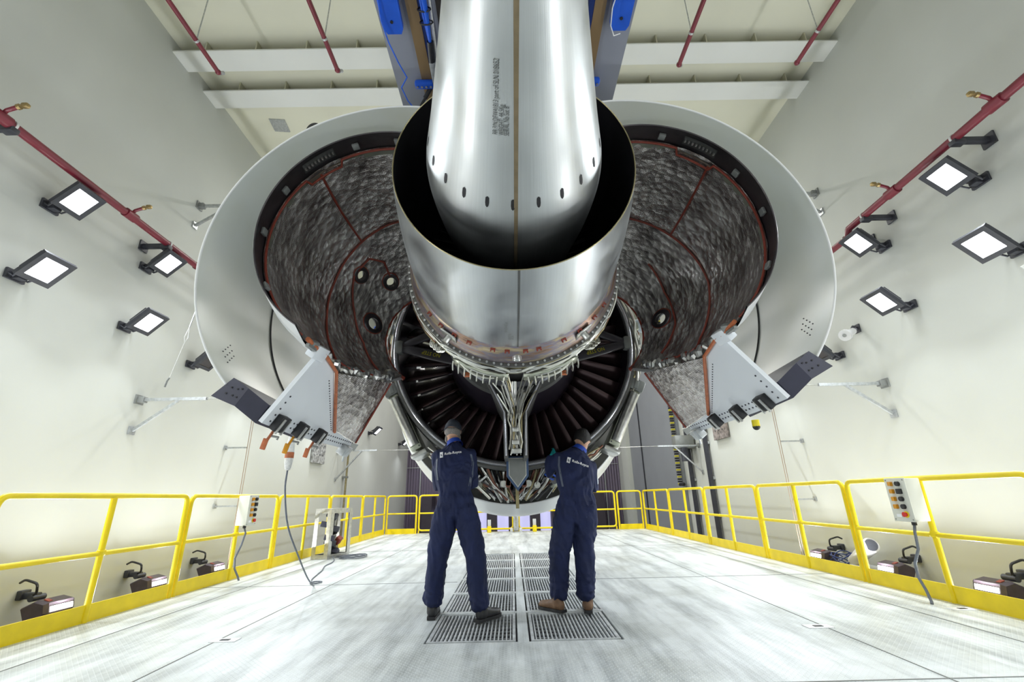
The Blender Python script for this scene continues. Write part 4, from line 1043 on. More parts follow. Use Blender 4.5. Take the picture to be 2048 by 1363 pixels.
# writing on the cone and nozzle
def wrap_cone(vs, tab, phi0, y0, off=0.0035):
    """text x runs up the cone towards its tip, text y towards the seam"""
    out = []
    for v in vs:
        y = y0 - v.x*0.56; r = interp(tab, y)
        out.append(pol(phi0 - math.degrees(v.y/r), r + off, y))
    return out
m_ = MB()
for body, size, phi, y0 in (('RR P/N:DFW41813 part of SLN 018652', 0.030, -12.6, 1.42), ('WEIGHT: 44.5Kg', 0.030, -8.4, 1.42), ('SERIAL Nb Set 8', 0.030, -4.8, 1.42)):
    vs, fs = text_mesh(body, size)
    m_.add(wrap_cone(vs, pl, phi, y0), fs)
m_.build('lettering', M['ink'], plug, smooth=False, label='grey stencilled serial lettering')
m_ = MB()
for body, size, phi, y0 in (('RR P/N DFW41812 part', 0.026, -4.2, 2.62), ('WEIGHT 31 Kg', 0.026, -2.6, 2.74), ('SERIAL Nb', 0.026, -1.2, 2.74)):
    vs, fs = text_mesh(body, size)
    m_.add(wrap_cone(vs, nz, phi, y0, 0.003), fs)
m_.build('lettering', M['grey'], noz, smooth=False)

# ------------------------------------------------------------------ open reverser cowl halves
IFS = [(2.56, 0.805), (2.8, 0.845), (3.1, 0.875), (3.5, 0.885), (3.9, 0.835), (4.2, 0.765), (4.45, 0.67), (4.75, 0.53)]
def cowl_half(s, C, th, lab, holes, redlines):
    cx, cz = C
    def P(a, r, y):
        q = math.radians(th + a); return Vector((cx + s*r*math.sin(q), y, cz - r*math.cos(q)))
    root = thing('cowl_half', lab, 'engine cowl', (cx, 3.6, cz), 'opened engine cowl halves')
    RL = 1.39
    def sector(tab, a0, a1, n, uv=False, keep=None, jit=0):
        rows = []; uvs = []
        for y, r in tab:
            row = []
            for k in range(n+1):
                a = a0 + (a1-a0)*k/n; rr = r
                if jit: rr += jit*(noise.noise(Vector((math.radians(a)*5, y*5, s*3)))*0.7 + 0.5*noise.noise(Vector((math.radians(a)*14, y*9, s*7))))
                row.append(P(a, rr, y)); uvs.append((math.radians(a)*0.85, y+0.001))
            rows.append(row)
        return MB().grid(rows, uvs=uvs if uv else None, keep=keep)
    A1 = 168
    # outer sleeve: inner (duct) skin, outer skin, bright rounded lip
    duct = [(2.90, RL), (3.3, 1.405), (3.95, 1.40), (4.4, 1.38), (4.85, 1.37)]
    sector(smooth_prof(duct, 6), 13.3, A1, 90).build('duct_skin', M['duct'], root, label='glossy pale duct lining')
    sector([(3.5, 1.405), (3.95, 1.40), (4.4, 1.38), (4.85, 1.37)], 0, 13.3, 8).build('duct_skin', M['duct'], root)
    out = [(2.90, RL+0.012), (3.3, 1.44), (3.95, 1.46), (4.4, 1.46), (4.85, 1.45)]
    sector(smooth_prof(out, 5), 13.3, A1, 90).build('outer_skin', M['cowl'], root)
    MB().tube([P(13.3+(A1-13.3)*k/80, RL+0.006, 2.898) for k in range(81)], 0.0075, 8).build('trailing_lip', M['cowl'], root, label='thin bright white trailing lip')
    sector([(4.85, 1.37), (4.86, 1.45)], 0, A1, 60).build('front_face', M['grey'], root)
    MB().tube([P(1+(100-1)*k/50, 1.397, 3.95) for k in range(51)], 0.009, 8).build('duct_seal', M['black'], root, label='thin black seal line')
    # inner fixed structure: dark rear band, foil blanket, white outside
    prof = smooth_prof(IFS, 10)
    n = 200
    tabf = [(2.74 + (4.75-2.74)*i/110,) for i in range(111)]; tabf = [(y[0], interp(prof, y[0])) for y in tabf]
    def hole(i, k, tab=tabf, a0=2, a1=A1, n=n):
        y = (tab[i][0]+tab[min(i+1, len(tab)-1)][0])/2; a = a0 + (a1-a0)*(k+0.5)/n; r = interp(prof, y)
        for (hy, ha, ry, ra) in holes:
            if ((y-hy)/ry)**2 + ((math.radians(a-ha)*r)/ra)**2 < 1: return False
        return True
    sector(tabf, 2, A1, n, uv=True, keep=hole, jit=0.010).build('foil_blanket', M['foil'], root, label='crinkled silver foil insulation blanket')
    tabo = [(y, r+0.022) for y, r in tabf]
    sector(tabo, 0, A1, n, keep=hole).build('inner_barrel', M['cowl'], root, label='white outside of the inner barrel')
    bd = [(2.56, 0.812), (2.555, 0.806), (2.56, 0.80), (2.66, 0.832), (2.76, 0.85)]
    sector(bd, 0, A1, 120).build('rear_band', M['band'], root, label='dark titanium rear band')
    sector([(2.56, 0.812), (2.7, 0.848), (2.8, 0.872)], 0, A1, 60).build('band_skin', M['cowl'], root)
    ea = 3
    MB().tube([P(ea+(A1-ea)*k/100, interp(prof, 2.755)-0.008, 2.755 + (0.06 if 98 < ea+(A1-ea)*k/100 < 118 else 0)) for k in range(101)], 0.009, 8).build('red_seal', M['redseal'], root)
    sector([(2.775, 0.838), (2.80, 0.845), (2.83, 0.85)], 3, A1, 120).build('seal_strip', M['olive'], root)
    sector([(2.60, 0.808), (2.70, 0.832)], 99, 117, 20).build('access_strip', M['fairing'], root)
    for a in [100+2*k for k in range(9)]:
        MB().box(P(a, 0.812, 2.65), (0.012, 0.02, 0.012)).build('strip_stud', M['steel'], root, smooth=False)
    for a in (30, 60, 85, 128, 150):
        MB().box(P(a, 0.81, 2.66), (0.05, 0.05, 0.022), rot=(0, s*math.radians(th+a)*-1, 0), bev=0.005).build('band_lug', M['grey'], root)
    # red edging that divides the blanket
    for line in redlines:
        pts = []
        for (ya, aa), (yb, ab) in zip(line, line[1:]):
            for k in range(12):
                q = k/12; y = ya+(yb-ya)*q; a = aa+(ab-aa)*q; pts.append(P(a, interp(prof, y)-0.010, y))
        y, a = line[-1]; pts.append(P(a, interp(prof, y)-0.010, y))
        MB().tube(pts, 0.010, 8).build('red_edging', M['redseal'], root)
    for (hy, ha, ry, ra) in holes:
        r = interp(prof, hy); ring = []; ring2 = []
        m_ = MB(); rows = [[], [], [], []]
        for k in range(41):
            t_ = 2*PI*k/40
            for j, (sc_, dr) in enumerate(((1.75, -0.004), (1.6, -0.018), (1.0, -0.018), (1.0, 0.022))):
                y = hy + ry*sc_*math.sin(t_); a = ha + math.degrees(ra*sc_*math.cos(t_)/r)
                rows[j].append(P(a, interp(prof, min(y, 4.75)) + dr, y))
        m_.grid(rows).build('hole_collar', M['band'], root, label='dark collar round an opening')
        MB().tube(rows[0][:-1], 0.006, 6, closed=True).build('collar_edge', M['redseal'], root)
    # front edge ring of the inner barrel
    MB().tube([P(A1*k/60, 0.545, 4.76) for k in range(61)], 0.022, 8).build('front_edge', M['redseal'], root)
    # lower split wall: white aft fairing and foil covered panel
    u = Vector((s*math.sin(math.radians(th)), 0, -math.cos(math.radians(th)))); nn = Vector((-s*math.cos(math.radians(th)), 0, -math.sin(math.radians(th))))
    def W(y, r, d=0.0): return Vector((cx, y, cz)) + u*r + nn*d
    RE = 1.445
    white = [(3.0, 0.845), (3.33, 0.90), (4.04, RE-0.13), (4.62, RE-0.08), (4.67, RE), (4.3, RE+0.005), (3.8, RE+0.01), (3.4, RE+0.008), (2.98, RE-0.01)]
    MB().prism([W(y, r, -0.02) for y, r in white], nn*0.03).build('split_panel', M['panelw'], root, smooth=False, label='white tapering split line panel')
    q = [(3.36, 0.90), (4.45, 0.68), (4.66, RE-0.09), (4.07, RE-0.135)]
    NQ = 30; rows = []; uvs = []
    for i in range(NQ+1):
        row = []
        for k in range(NQ+1):
            a_ = Vector(q[0]).lerp(Vector(q[1]), k/NQ); b_ = Vector(q[3]).lerp(Vector(q[2]), k/NQ); c_ = a_.lerp(b_, i/NQ)
            row.append(W(c_.x, c_.y, 0.022 + 0.004*noise.noise(Vector((c_.x*6, c_.y*6, s))))); uvs.append((c_.x, c_.y))
        rows.append(row)
    MB().grid(rows, uvs=uvs).build('foil_panel', M['foil'], root, label='flat foil covered panel')
    MB().tube([W(3.02, 0.84, 0.022), W(3.34, 0.895, 0.024), W(4.05, RE-0.12, 0.024)], 0.014, 6).build('orange_seal', M['orange'], root, label='orange brown sealant edge')
    MB().tube([W(4.45, 0.68, 0.024), W(4.67, RE-0.09, 0.024)], 0.012, 6).build('red_seal', M['redseal'], root)
    MB().box(W(2.98, 0.86, 0.0), (0.07, 0.16, 0.10), rot=(0.1, -s*math.radians(th), 0), bev=0.01).build('corner_fitting', M['panelw'], root)
    MB().box(W(2.86, 0.84, 0.0), (0.05, 0.10, 0.06), rot=(0.3, -s*math.radians(th), 0.2), bev=0.01).box(W(2.82, 0.86, 0.03), (0.02, 0.12, 0.02)).build('corner_latch', M['grey'], root)
    MB().tube([W(2.75, 0.83, 0.01), W(2.96, 0.85, 0.02)], 0.016, 6).build('orange_seal', M['orange'], root)
    # crumpled foil where the blanket meets the panel
    rn = random.Random(8+s)
    for k in range(16):
        y = 3.25 + 1.25*k/15; r = interp(prof, y) - 0.005
        vs = []; c = P(3+rn.uniform(0, 5), r-0.02, y)
        MB().sphere(c, 0.05, 7, 5, (rn.uniform(0.7, 1.5), rn.uniform(0.7, 1.4), rn.uniform(0.5, 1)), Euler((rn.uniform(0, 3), rn.uniform(0, 3), 0)).to_matrix()).build('foil_tuck', M['steel'], root, smooth=False)
    MB().tube([P(8+rn.uniform(-3, 3), interp(prof, 3.45+0.07*k)-0.05, 3.45+0.07*k) for k in range(13)], 0.009, 6).build('red_edging', M['redseal'], root)
    # rows of fasteners
    m_ = MB()
    for k in range(26):
        for dr in (0.035, 0.075):
            y = 3.35 + 1.28*k/25; m_.disc(W(y, RE-dr, 0.012), nn, 0.007, 6, 0.003)
    for k in range(5):
        m_.disc(W(3.05, RE-0.04-0.05*k, 0.012), nn, 0.007, 6, 0.003)
    for k in range(22):
        q_ = k/21; m_.disc(W(3.36+0.62*q_, 0.99+0.34*q_-0.01, 0.012), nn, 0.005, 6, 0.003)
    m_.build('fasteners', M['lamp'], root, smooth=False)
    # latches along the split edge
    for i, (y, w_, h_) in enumerate(((3.14, 0.12, 0.09), (3.45, 0.08, 0.11), (3.80, 0.09, 0.14)) if s < 0 else ((3.19, 0.12, 0.09), (3.58, 0.08, 0.11), (4.0, 0.09, 0.14))):
        R = Matrix((u, Vector((0, 1, 0)), nn)).transposed()
        lt = MB().box(W(y, RE-0.05, 0.035), (0.115, w_, 0.05 if i == 0 else 0.07), rot=R, bev=0.006).build('latch', M['black'], root)
        m_ = MB()
        for dy in (-0.25, 0.25): m_.box(W(y+dy*w_*1.2, RE-0.04, 0.066 if i == 0 else 0.076), (0.11, 0.016, 0.014), rot=R)
        m_.build('latch_jaw', M['steel'], lt)
        if s < 0:
            b0 = W(y, RE+0.03, 0.03); d = Vector((-0.04, -0.03, -0.10))
            MB().tube([b0-d*0.2, b0+d*0.5], 0.010, 8).box(b0+d*0.75, (0.035, 0.015, 0.075), rot=(0.1, 0.25, 0.2), bev=0.004).build('latch_handle', M['amber' if i == 1 else 'orange'], lt, label='hanging %s latch handle' % ('yellow' if i == 1 else 'orange'))
            MB().tube([b0 + Vector((0.0, 0, -0.02)), b0 + Vector((0.05, 0, -0.03)), b0 + Vector((0.04, 0, -0.045))], 0.008, 6).build('latch_hook', M['grey'], lt)
    if s > 0:
        p = W(3.50, RE+0.06, 0.02); MB().cyl(p, p-Vector((0, 0, 0.05)), 0.028, 12).build('yellow_cap', M['ybtn'], root)
        MB().sphere(p-Vector((0, 0, 0.05)), 0.028, 12, 8).build('black_bulb', M['black'], root)
    MB().box(W(4.52, RE+0.01, 0.03), (0.10, 0.16, 0.08), rot=Matrix((u, Vector((0, 1, 0)), nn)).transposed(), bev=0.008).tube([W(4.58, RE+0.05, 0.03), W(4.66, RE+0.12, 0.03)], 0.010, 6).build('front_latch', M['grey_frame'], root)
    # dark slate end block where the outer sleeve stops at the split line
    cs = [(13.4, RL+0.12), (13.4, 1.335), (7.8, 1.31), (1.5, 1.32), (1.2, 1.46), (6.8, 1.445)]
    y0s = [2.90, 2.90, 2.90, 2.99, 2.99, 2.90]
    f0 = [P(a, r, y) for (a, r), y in zip(cs, y0s)]; f1 = [P(a*0.95, r+0.03, 3.62) for (a, r) in cs]
    mbk = MB().add(f0+f1, [(0, 1, 2, 5), (5, 2, 3, 4), (6, 11, 8, 7), (11, 10, 9, 8)] + [(j, (j+1) % 6, 6+(j+1) % 6, 6+j) for j in range(6)])
    blk = mbk.build('end_block', M['dblue'], root, smooth=False, label='dark slate wedge block')
    m_ = MB()
    for (a, r) in ((11.4, 1.38), (11.2, 1.43), (9.8, 1.36), (9.5, 1.41), (8.9, 1.34), (8.3, 1.40)):
        m_.disc(P(a, r, 2.898), (0, 1, 0), 0.006, 8, 0.003)
    m_.build('bolt_holes', M['dark'], blk)
    m_ = MB()
    for k in range(12): m_.disc(P(24+2*(k % 3)+1.4*(k // 3), 1.385, 3.10+0.045*(k // 3)), Vector((1, 0, 1)), 0.005, 6, 0.003)
    m_.build('duct_rivets', M['lamp'], root)
    return root
cowl_half(-1, (-0.88, 2.70), 34, 'opened left cowl half with round holes in its foil lined barrel',
    [(4.09, 92.1, 0.058, 0.048), (4.40, 108, 0.060, 0.050), (4.53, 66, 0.075, 0.060)],
    [[(2.80, 105.5), (3.3, 105), (3.75, 106)], [(3.70, 150), (3.72, 124), (3.78, 100), (3.84, 75), (3.85, 50), (3.8, 25), (3.7, 8)], [(4.02, 88), (4.25, 66), (4.41, 43), (4.45, 15)], [(4.02, 92), (4.0, 104), (4.15, 112), (4.33, 110)]])
cowl_half(1, (0.945, 2.725), 38.5, 'opened right cowl half with a single oval hole in its foil lined barrel',
    [(4.47, 56, 0.075, 0.055)],
    [[(2.80, 99.5), (3.3, 98.5), (3.74, 98)], [(3.75, 150), (3.75, 119), (3.74, 98), (3.70, 58), (3.80, 22), (3.75, 8)], [(4.2, 100), (4.3, 75), (4.28, 45), (4.40, 20)]])
# black round cover on top of the left half
t = thing('round_cover', 'black round ribbed cover on the top edge of the left cowl half', 'cover', (-1.76, 3.34, 3.83))
m_ = MB().cyl((-1.76, 3.36, 4.219), (-1.77, 3.24, 4.200), 0.075, 28)
for k in range(28):
    a = 2*PI*k/28; m_.box((-1.765+0.076*math.cos(a), 3.30, 4.21+0.076*math.sin(a)), (0.008, 0.08, 0.008), rot=(0, -a, 0))
m_.build('drum', M['black'], t)
MB().cyl((-1.765, 3.32, 4.16), (-1.76, 3.34, 3.83), 0.02, 8).build('stalk', M['lamp'], t)
# ------------------------------------------------------------------ people
def ell(mb, pts, rads, n=18, side=Vector((1, 0, 0))):
    """closed tapering limb through pts with elliptical sections (rx along side, ry across)"""
    pts = [Vector(p) for p in pts]; m = len(pts); rows = []
    rads = [(r, r) if not hasattr(r, '__len__') else r for r in rads]
    def frame(i):
        t_ = (pts[min(i+1, m-1)] - pts[max(i-1, 0)]).normalized()
        a = side - t_*side.dot(t_)
        if a.length < 1e-3: a = Vector((0, 1, 0)) - t_*t_.y
        a.normalize(); return t_, a, t_.cross(a)
    def ring(c, a, b, rx, ry): return [c + a*rx*math.cos(2*PI*k/n) + b*ry*math.sin(2*PI*k/n) for k in range(n)]
    t_, a, b = frame(0)
    for q in (85, 60, 30):
        q = math.radians(q); rows.append(ring(pts[0] - t_*min(rads[0])*math.sin(q)*0.7, a, b, rads[0][0]*math.cos(q), rads[0][1]*math.cos(q)))
    for i in range(m):
        t_, a, b = frame(i); rows.append(ring(pts[i], a, b, *rads[i]))
    for q in (30, 60, 85):
        q = math.radians(q); rows.append(ring(pts[-1] + t_*min(rads[-1])*math.sin(q)*0.7, a, b, rads[-1][0]*math.cos(q), rads[-1][1]*math.cos(q)))
    o = len(mb.v); mb.grid(rows, close=True)
    nr = len(rows)
    mb.f.append(tuple(o+k for k in range(n))[::-1]); mb.f.append(tuple(o+(nr-1)*n+k for k in range(n)))
    return mb
def fuse(mb, voxel, sm=6, disp=None):
    me = bpy.data.meshes.new('t'); me.from_pydata([tuple(v) for v in mb.v], [], mb.f); 
    bm = bmesh.new(); bm.from_mesh(me); bmesh.ops.recalc_face_normals(bm, faces=bm.faces); bm.to_mesh(me); bm.free()
    ob = bpy.data.objects.new('t', me); COL.objects.link(ob)
    r = ob.modifiers.new('r', 'REMESH'); r.mode = 'VOXEL'; r.voxel_size = voxel; r.use_smooth_shade = True
    s_ = ob.modifiers.new('s', 'SMOOTH'); s_.factor = 0.5; s_.iterations = sm
    dg = bpy.context.evaluated_depsgraph_get(); dg.update()
    me2 = bpy.data.meshes.new_from_object(ob.evaluated_get(dg))
    out = MB()
    if disp:
        vs = [v.co + v.normal*disp(v.co, v.normal) for v in me2.vertices]
    else: vs = [v.co.copy() for v in me2.vertices]
    out.add(vs, [tuple(p.vertices) for p in me2.polygons])
    bpy.data.objects.remove(ob); bpy.data.meshes.remove(me); bpy.data.meshes.remove(me2)
    return out
def hand(mb, wrist, direction, palm_n, sgn, curl=0.5, k=1.0):
    """palm, four unequal bent fingers and a thumb"""
    w = Vector(wrist); d = Vector(direction).normalized(); n = Vector(palm_n); n = (n - d*n.dot(d)).normalized(); sd = d.cross(n)*sgn
    ell(mb, [w, w+d*0.035, w+d*0.085], [(0.028*k, 0.019*k), (0.038*k, 0.017*k), (0.040*k, 0.014*k)], side=sd)
    for i, (o, L) in enumerate(((-0.030, 0.062), (-0.010, 0.076), (0.010, 0.080), (0.030, 0.072))):
        p = w + d*0.085 + sd*o; pts = [p]; dirn = d.copy()
        for j, f in enumerate((0.45, 0.32, 0.23)):
            ang = curl*(0.35 + 0.35*j); dirn = (dirn*math.cos(ang) + n*math.sin(ang)).normalized(); pts.append(pts[-1] + dirn*L*f)
        ell(mb, pts, [0.0098*k, 0.0094*k, 0.0086*k, 0.0075*k], n=10)
    p = w + d*0.02 + sd*0.030; a_ = (d*0.7 + sd*0.7 + n*0.35).normalized(); b_ = (d*0.9 + sd*0.2 + n*0.5).normalized()
    ell(mb, [p, p+a_*0.035, p+a_*0.035+b_*0.03, p+a_*0.035+b_*0.052], [0.014*k, 0.012*k, 0.0105*k, 0.0085*k], n=10)
def head(mb, c, yaw, pitch, roll=0.0):
    R = (Euler((0, 0, yaw)).to_matrix() @ Euler((pitch, 0, 0)).to_matrix() @ Euler((0, roll, 0)).to_matrix()); c = Vector(c)
    T = lambda x, y, z: c + R @ Vector((x, y, z))
    mb.sphere(c, 0.1, 24, 16, (0.76, 0.95, 1.08), R)
    mb.sphere(T(0, 0.025, -0.055), 0.07, 18, 12, (0.82, 0.92, 0.95), R)
    mb.sphere(T(0, 0.105, -0.022), 0.016, 10, 8, (0.8, 1.2, 1.5), R)
    mb.sphere(T(0, 0.088, -0.065), 0.022, 10, 8, (1.2, 0.6, 0.5), R)
    for s in (-1, 1):
        mb.sphere(T(s*0.079, -0.005, -0.012), 0.03, 12, 8, (0.35, 0.65, 1.05), R)
        mb.sphere(T(s*0.032, 0.083, 0.0), 0.014, 10, 8, (1, 0.5, 0.7), R)
        mb.sphere(T(s*0.033, 0.082, 0.02), 0.018, 10, 8, (1.3, 0.5, 0.4), R)
    return T, R
def boot(mb, sole, c, yaw):
    """c = heel point on the ground, yaw = toe direction"""
    R = Euler((0, 0, yaw)).to_matrix(); c = Vector(c)
    T = lambda x, y, z: c + R @ Vector((x, y, z))
    ell(mb, [T(0, 0.0, 0.06), T(0, 0.06, 0.06), T(0, 0.13, 0.052), T(0, 0.20, 0.046), T(0, 0.245, 0.042)], [(0.038, 0.052), (0.042, 0.056), (0.047, 0.042), (0.050, 0.034), (0.040, 0.030)], side=R @ Vector((1, 0, 0)))
    ell(mb, [T(0, 0.035, 0.05), T(0, 0.035, 0.12), T(0, 0.03, 0.20)], [0.05, 0.05, 0.055], side=R @ Vector((1, 0, 0)))
    out = []
    for x, y in ((-0.036, -0.035), (0.036, -0.035), (0.042, 0.03), (0.043, 0.10), (0.052, 0.18), (0.046, 0.25), (0.02, 0.285), (-0.02, 0.285), (-0.046, 0.25), (-0.052, 0.18), (-0.043, 0.10), (-0.042, 0.03)):
        out.append(T(x, y, 0.003))
    sole.prism(out, (0, 0, 0.024))
def folds(seed, waist, knees, cuffs):
    def f(p, n):
        d = 0.009*noise.noise(Vector((p.x*9+seed, p.y*9, p.z*5)))
        q = Vector((p.x*13+seed*3+p.z*3.0, p.y*10, p.z*5 + 3*noise.noise(Vector((p.x*4, p.y*4, p.z*3+seed)))))
        d += 0.009*(1-abs(noise.noise(q))*2.6) + 0.004*(1-abs(noise.noise(q*2.1))*2.6)
        w = math.exp(-((p.z-waist)/0.035)**2)
        d += w*(-0.010 + 0.004*math.sin(p.x*150+seed))
        for kz in knees: d += 0.003*math.exp(-((p.z-kz)/0.07)**2)*math.sin(p.z*60 + p.x*45+9*noise.noise(p*6)+seed)
        for cz in cuffs: d += 0.004*math.exp(-((p.z-cz)/0.05)**2)*math.sin(p.z*70 + p.x*40 + 9*noise.noise(p*7))
        return d
    return f
def on_back(bvh, pts, off=0.004):
    out = []
    for x, z in pts:
        h = bvh.ray_cast(Vector((x, 3.6, z)), Vector((0, 1, 0)))
        out.append((h[0] + Vector((0, -off, 0))) if h[0] else None)
    return out
def badge_and_text(bvh, mo, x0, z0, w, tilt, parent):
    vs, fs = text_mesh('Rolls-Royce', 0.045, bold=0.0009)
    L = max(v.x for v in vs); k = (w*0.78)/L; ca, sa = math.cos(tilt), math.sin(tilt)
    def place(px, pz): return (x0 + px*ca - pz*sa, z0 + px*sa + pz*ca)
    P = on_back(bvh, [place(w*0.22 + v.x*k, v.y*k) for v in vs])
    last = next(p for p in P if p); P = [p or last for p in P]
    MB().add(P, fs).build('lettering', M['white'], parent, smooth=False, label='white maker lettering')
    bw, bh = w*0.15, w*0.26
    g = MB(); N_ = 6; q = on_back(bvh, [place(bw*i/N_, -0.35*bh + bh*j/N_) for j in range(N_+1) for i in range(N_+1)], 0.003)
    q = [p or last for p in q]
    g.add(q, [(j*(N_+1)+i, j*(N_+1)+i+1, (j+1)*(N_+1)+i+1, (j+1)*(N_+1)+i) for j in range(N_) for i in range(N_)])
    g.build('badge', M['white'], parent, label='small white rectangular badge')
    vs, fs = text_mesh('R', 0.03, bold=0.0005); m_ = MB(); s_ = bh*0.5/0.022
    for dx, dz in ((0.18*bw, -0.02*bh), (0.40*bw, -0.16*bh)):
        P = on_back(bvh, [place(dx + v.x*s_*0.6, dz + v.y*s_*0.7) for v in vs], 0.0055); P = [p or last for p in P]
        m_.add(P, fs)
    m_.build('badge_letters', M['navy'], parent, smooth=False)
def person(lab, base, hips, knees, ankles, torso, shoulders, elbows, wrists, handdir, neck, headc, hy, hp, boots, bootm, gloves, seed, hr, collar_c, logo, stripes, hroll=0):
    root = thing('person', lab, 'person', base)
    # body: one continuous surface
    b = MB()
    ell(b, [Vector(c) for c, r in torso], [(r[0]*0.84, r[1]*0.82) for c, r in torso], 24)
    for h, k_, a in zip(hips, knees, ankles): ell(b, [h, Vector(h).lerp(Vector(k_), 0.5), k_, Vector(k_).lerp(Vector(a), 0.4), a], [0.085, 0.072, 0.055, 0.054, 0.036])
    for i in (0, 1):
        ell(b, [shoulders[i], elbows[i], wrists[i]], [0.05, 0.040, 0.027])
        hand(b, wrists[i], handdir[i], Vector((0, 1, 0.4)), (-1, 1)[i], 0.7, 0.92)
    T, R = head(b, headc, hy, hp, hroll)
    ell(b, [neck, T(0, -0.01, -0.08)], [0.055, 0.054])
    body = fuse(b, 0.008, 3).build('body', M['skin'], root)
    # coverall
    c = MB()
    ell(c, [Vector(q) for q, r in torso], [r for q, r in torso], 28)
    for h, k_, a in zip(hips, knees, ankles):
        h, k_, a = Vector(h), Vector(k_), Vector(a)
        ell(c, [h, h.lerp(k_, 0.35), h.lerp(k_, 0.7), k_, k_.lerp(a, 0.5), a + Vector((0, 0, 0.03))], [(0.108, 0.125), (0.110, 0.118), (0.100, 0.105), (0.092, 0.098), (0.086, 0.092), (0.080, 0.088)], 24)
    for i in (0, 1):
        s0, e0, w0 = Vector(shoulders[i]), Vector(elbows[i]), Vector(wrists[i])
        ell(c, [s0, s0.lerp(e0, 0.5), e0, e0.lerp(w0, 0.5), w0 - (w0-e0).normalized()*0.02], [0.075, 0.070, 0.064, 0.057, 0.047])
    mo = fuse(c, 0.010, 5, folds(seed, hr[0], hr[1], (0.16, 0.24)))
    cov = mo.build('coverall', M['navy'], root, label='navy work coverall')
    bvh = BVHTree.FromPolygons([Vector(v) for v in mo.v], mo.f)
    for st in stripes:
        pts = []
        for (xa, za), (xb, zb) in zip(st, st[1:]):
            for k in range(8): pts.append((xa+(xb-xa)*k/8, za+(zb-za)*k/8))
        L_ = on_back(bvh, [(x-0.009, z) for x, z in pts]); R_ = on_back(bvh, [(x+0.009, z) for x, z in pts])
        rows = [(l, r) for l, r in zip(L_, R_) if l and r]
        if len(rows) > 2: MB().grid(rows).build('piping', M['greytrim'], cov)
    # pocket flaps and seat seam
    hx = (hips[0][0]+hips[1][0])/2
    for x0 in (hx-0.13, hx+0.035):
        pts = [p for p in on_back(bvh, [(x0, 0.96), (x0, 0.925), (x0+0.05, 0.905), (x0+0.10, 0.925), (x0+0.10, 0.96), (x0, 0.96)], 0.002) if p]
        if len(pts) > 3: MB().tube(pts, 0.003, 6).build('pocket_seam', M['navy'], cov)
    pts = [p for p in on_back(bvh, [(hx, 1.03-0.02*k) for k in range(12)], 0.001) if p]
    MB().tube(pts, 0.003, 6).build('seat_seam', M['navy'], cov)
    badge_and_text(bvh, mo, *logo, cov)
    # shirt collar
    cc = Vector(collar_c); dn = (T(0, -0.01, -0.08) - cc).normalized(); ax_ = Vector((1, 0, 0)); ax_ = (ax_ - dn*ax_.dot(dn)).normalized(); ay_ = dn.cross(ax_)
    rows = []
    for h_, r in ((-0.03, 0.085), (0.0, 0.074), (0.028, 0.068), (0.030, 0.064), (0.0, 0.062)):
        rows.append([cc + dn*h_ + ax_*r*1.02*math.cos(2*PI*k/28) + ay_*r*math.sin(2*PI*k/28) for k in range(28)])
    MB().grid(rows, close=True).build('shirt_collar', M['royal'], root, label='royal blue shirt collar')
    # boots
    for i, (bc, yaw) in enumerate(boots):
        m_ = MB(); so = MB(); boot(m_, so, bc, yaw)
        bo = fuse(m_, 0.006, 3).build('boot', bootm, root, label=None)
        so.build('sole', M['black'], bo, smooth=False)
        R3 = Euler((0, 0, yaw)).to_matrix(); lc = MB()
        for k in range(4):
            p0 = Vector(bc) + R3 @ Vector((-0.022, 0.10+0.02*k, 0.105-0.012*k)); p1 = Vector(bc) + R3 @ Vector((0.022, 0.11+0.02*k, 0.103-0.012*k))
            lc.tube([p0, p1], 0.003, 5)
        lc.build('laces', M['camw'], bo)
    for i in (0, 1):
        m_ = MB(); hand(m_, wrists[i], handdir[i], Vector((0, 1, 0.4)), (-1, 1)[i], 0.7, 1.08)
        d_ = (Vector(wrists[i]) - Vector(elbows[i])).normalized()
        ell(m_, [Vector(wrists[i]) - d_*0.04, Vector(wrists[i])], [0.036, 0.032])
        fuse(m_, 0.005, 2).build('glove', M[gloves[i]], root)
    return root, T, R
# left technician
rt, T, R = person('person in navy coverall and dark cap working at the engine on the left', (-0.56, 4.56, 0),
    [(-0.655, 4.56, 0.90), (-0.485, 4.55, 0.90)], [(-0.728, 4.56, 0.52), (-0.375, 4.51, 0.52)], [(-0.765, 4.58, 0.12), (-0.335, 4.46, 0.10)],
    [((-0.57, 4.56, 0.90), (0.178, 0.135)), ((-0.575, 4.56, 1.00), (0.170, 0.128)), ((-0.585, 4.57, 1.08), (0.160, 0.118)), ((-0.60, 4.60, 1.22), (0.175, 0.125)), ((-0.605, 4.63, 1.34), (0.185, 0.125)), ((-0.61, 4.65, 1.43), (0.165, 0.10)), ((-0.615, 4.67, 1.50), (0.085, 0.07))],
    [(-0.755, 4.66, 1.42), (-0.465, 4.68, 1.43)], [(-0.755, 4.74, 1.12), (-0.44, 4.78, 1.14)], [(-0.70, 4.88, 1.32), (-0.49, 4.88, 1.26)],
    [(0.10, 0.35, 0.9), (0.05, 0.3, 0.9)], (-0.615, 4.67, 1.50), (-0.635, 4.74, 1.672), 0.0, -0.35,
    [((-0.765, 4.555, 0), 0.02), ((-0.335, 4.43, 0), -0.65)], M['bootb'], ('wglove', 'teal'), 1.0, (1.065, (0.55, 0.66)), (-0.612, 4.672, 1.535),
    (-0.735, 1.405, 0.215, 0.12), [[(-0.435, 1.42), (-0.415, 1.34), (-0.425, 1.22), (-0.44, 1.10)], [(-0.765, 1.38), (-0.765, 1.28), (-0.74, 1.16)]])
cp = MB(); rows = []
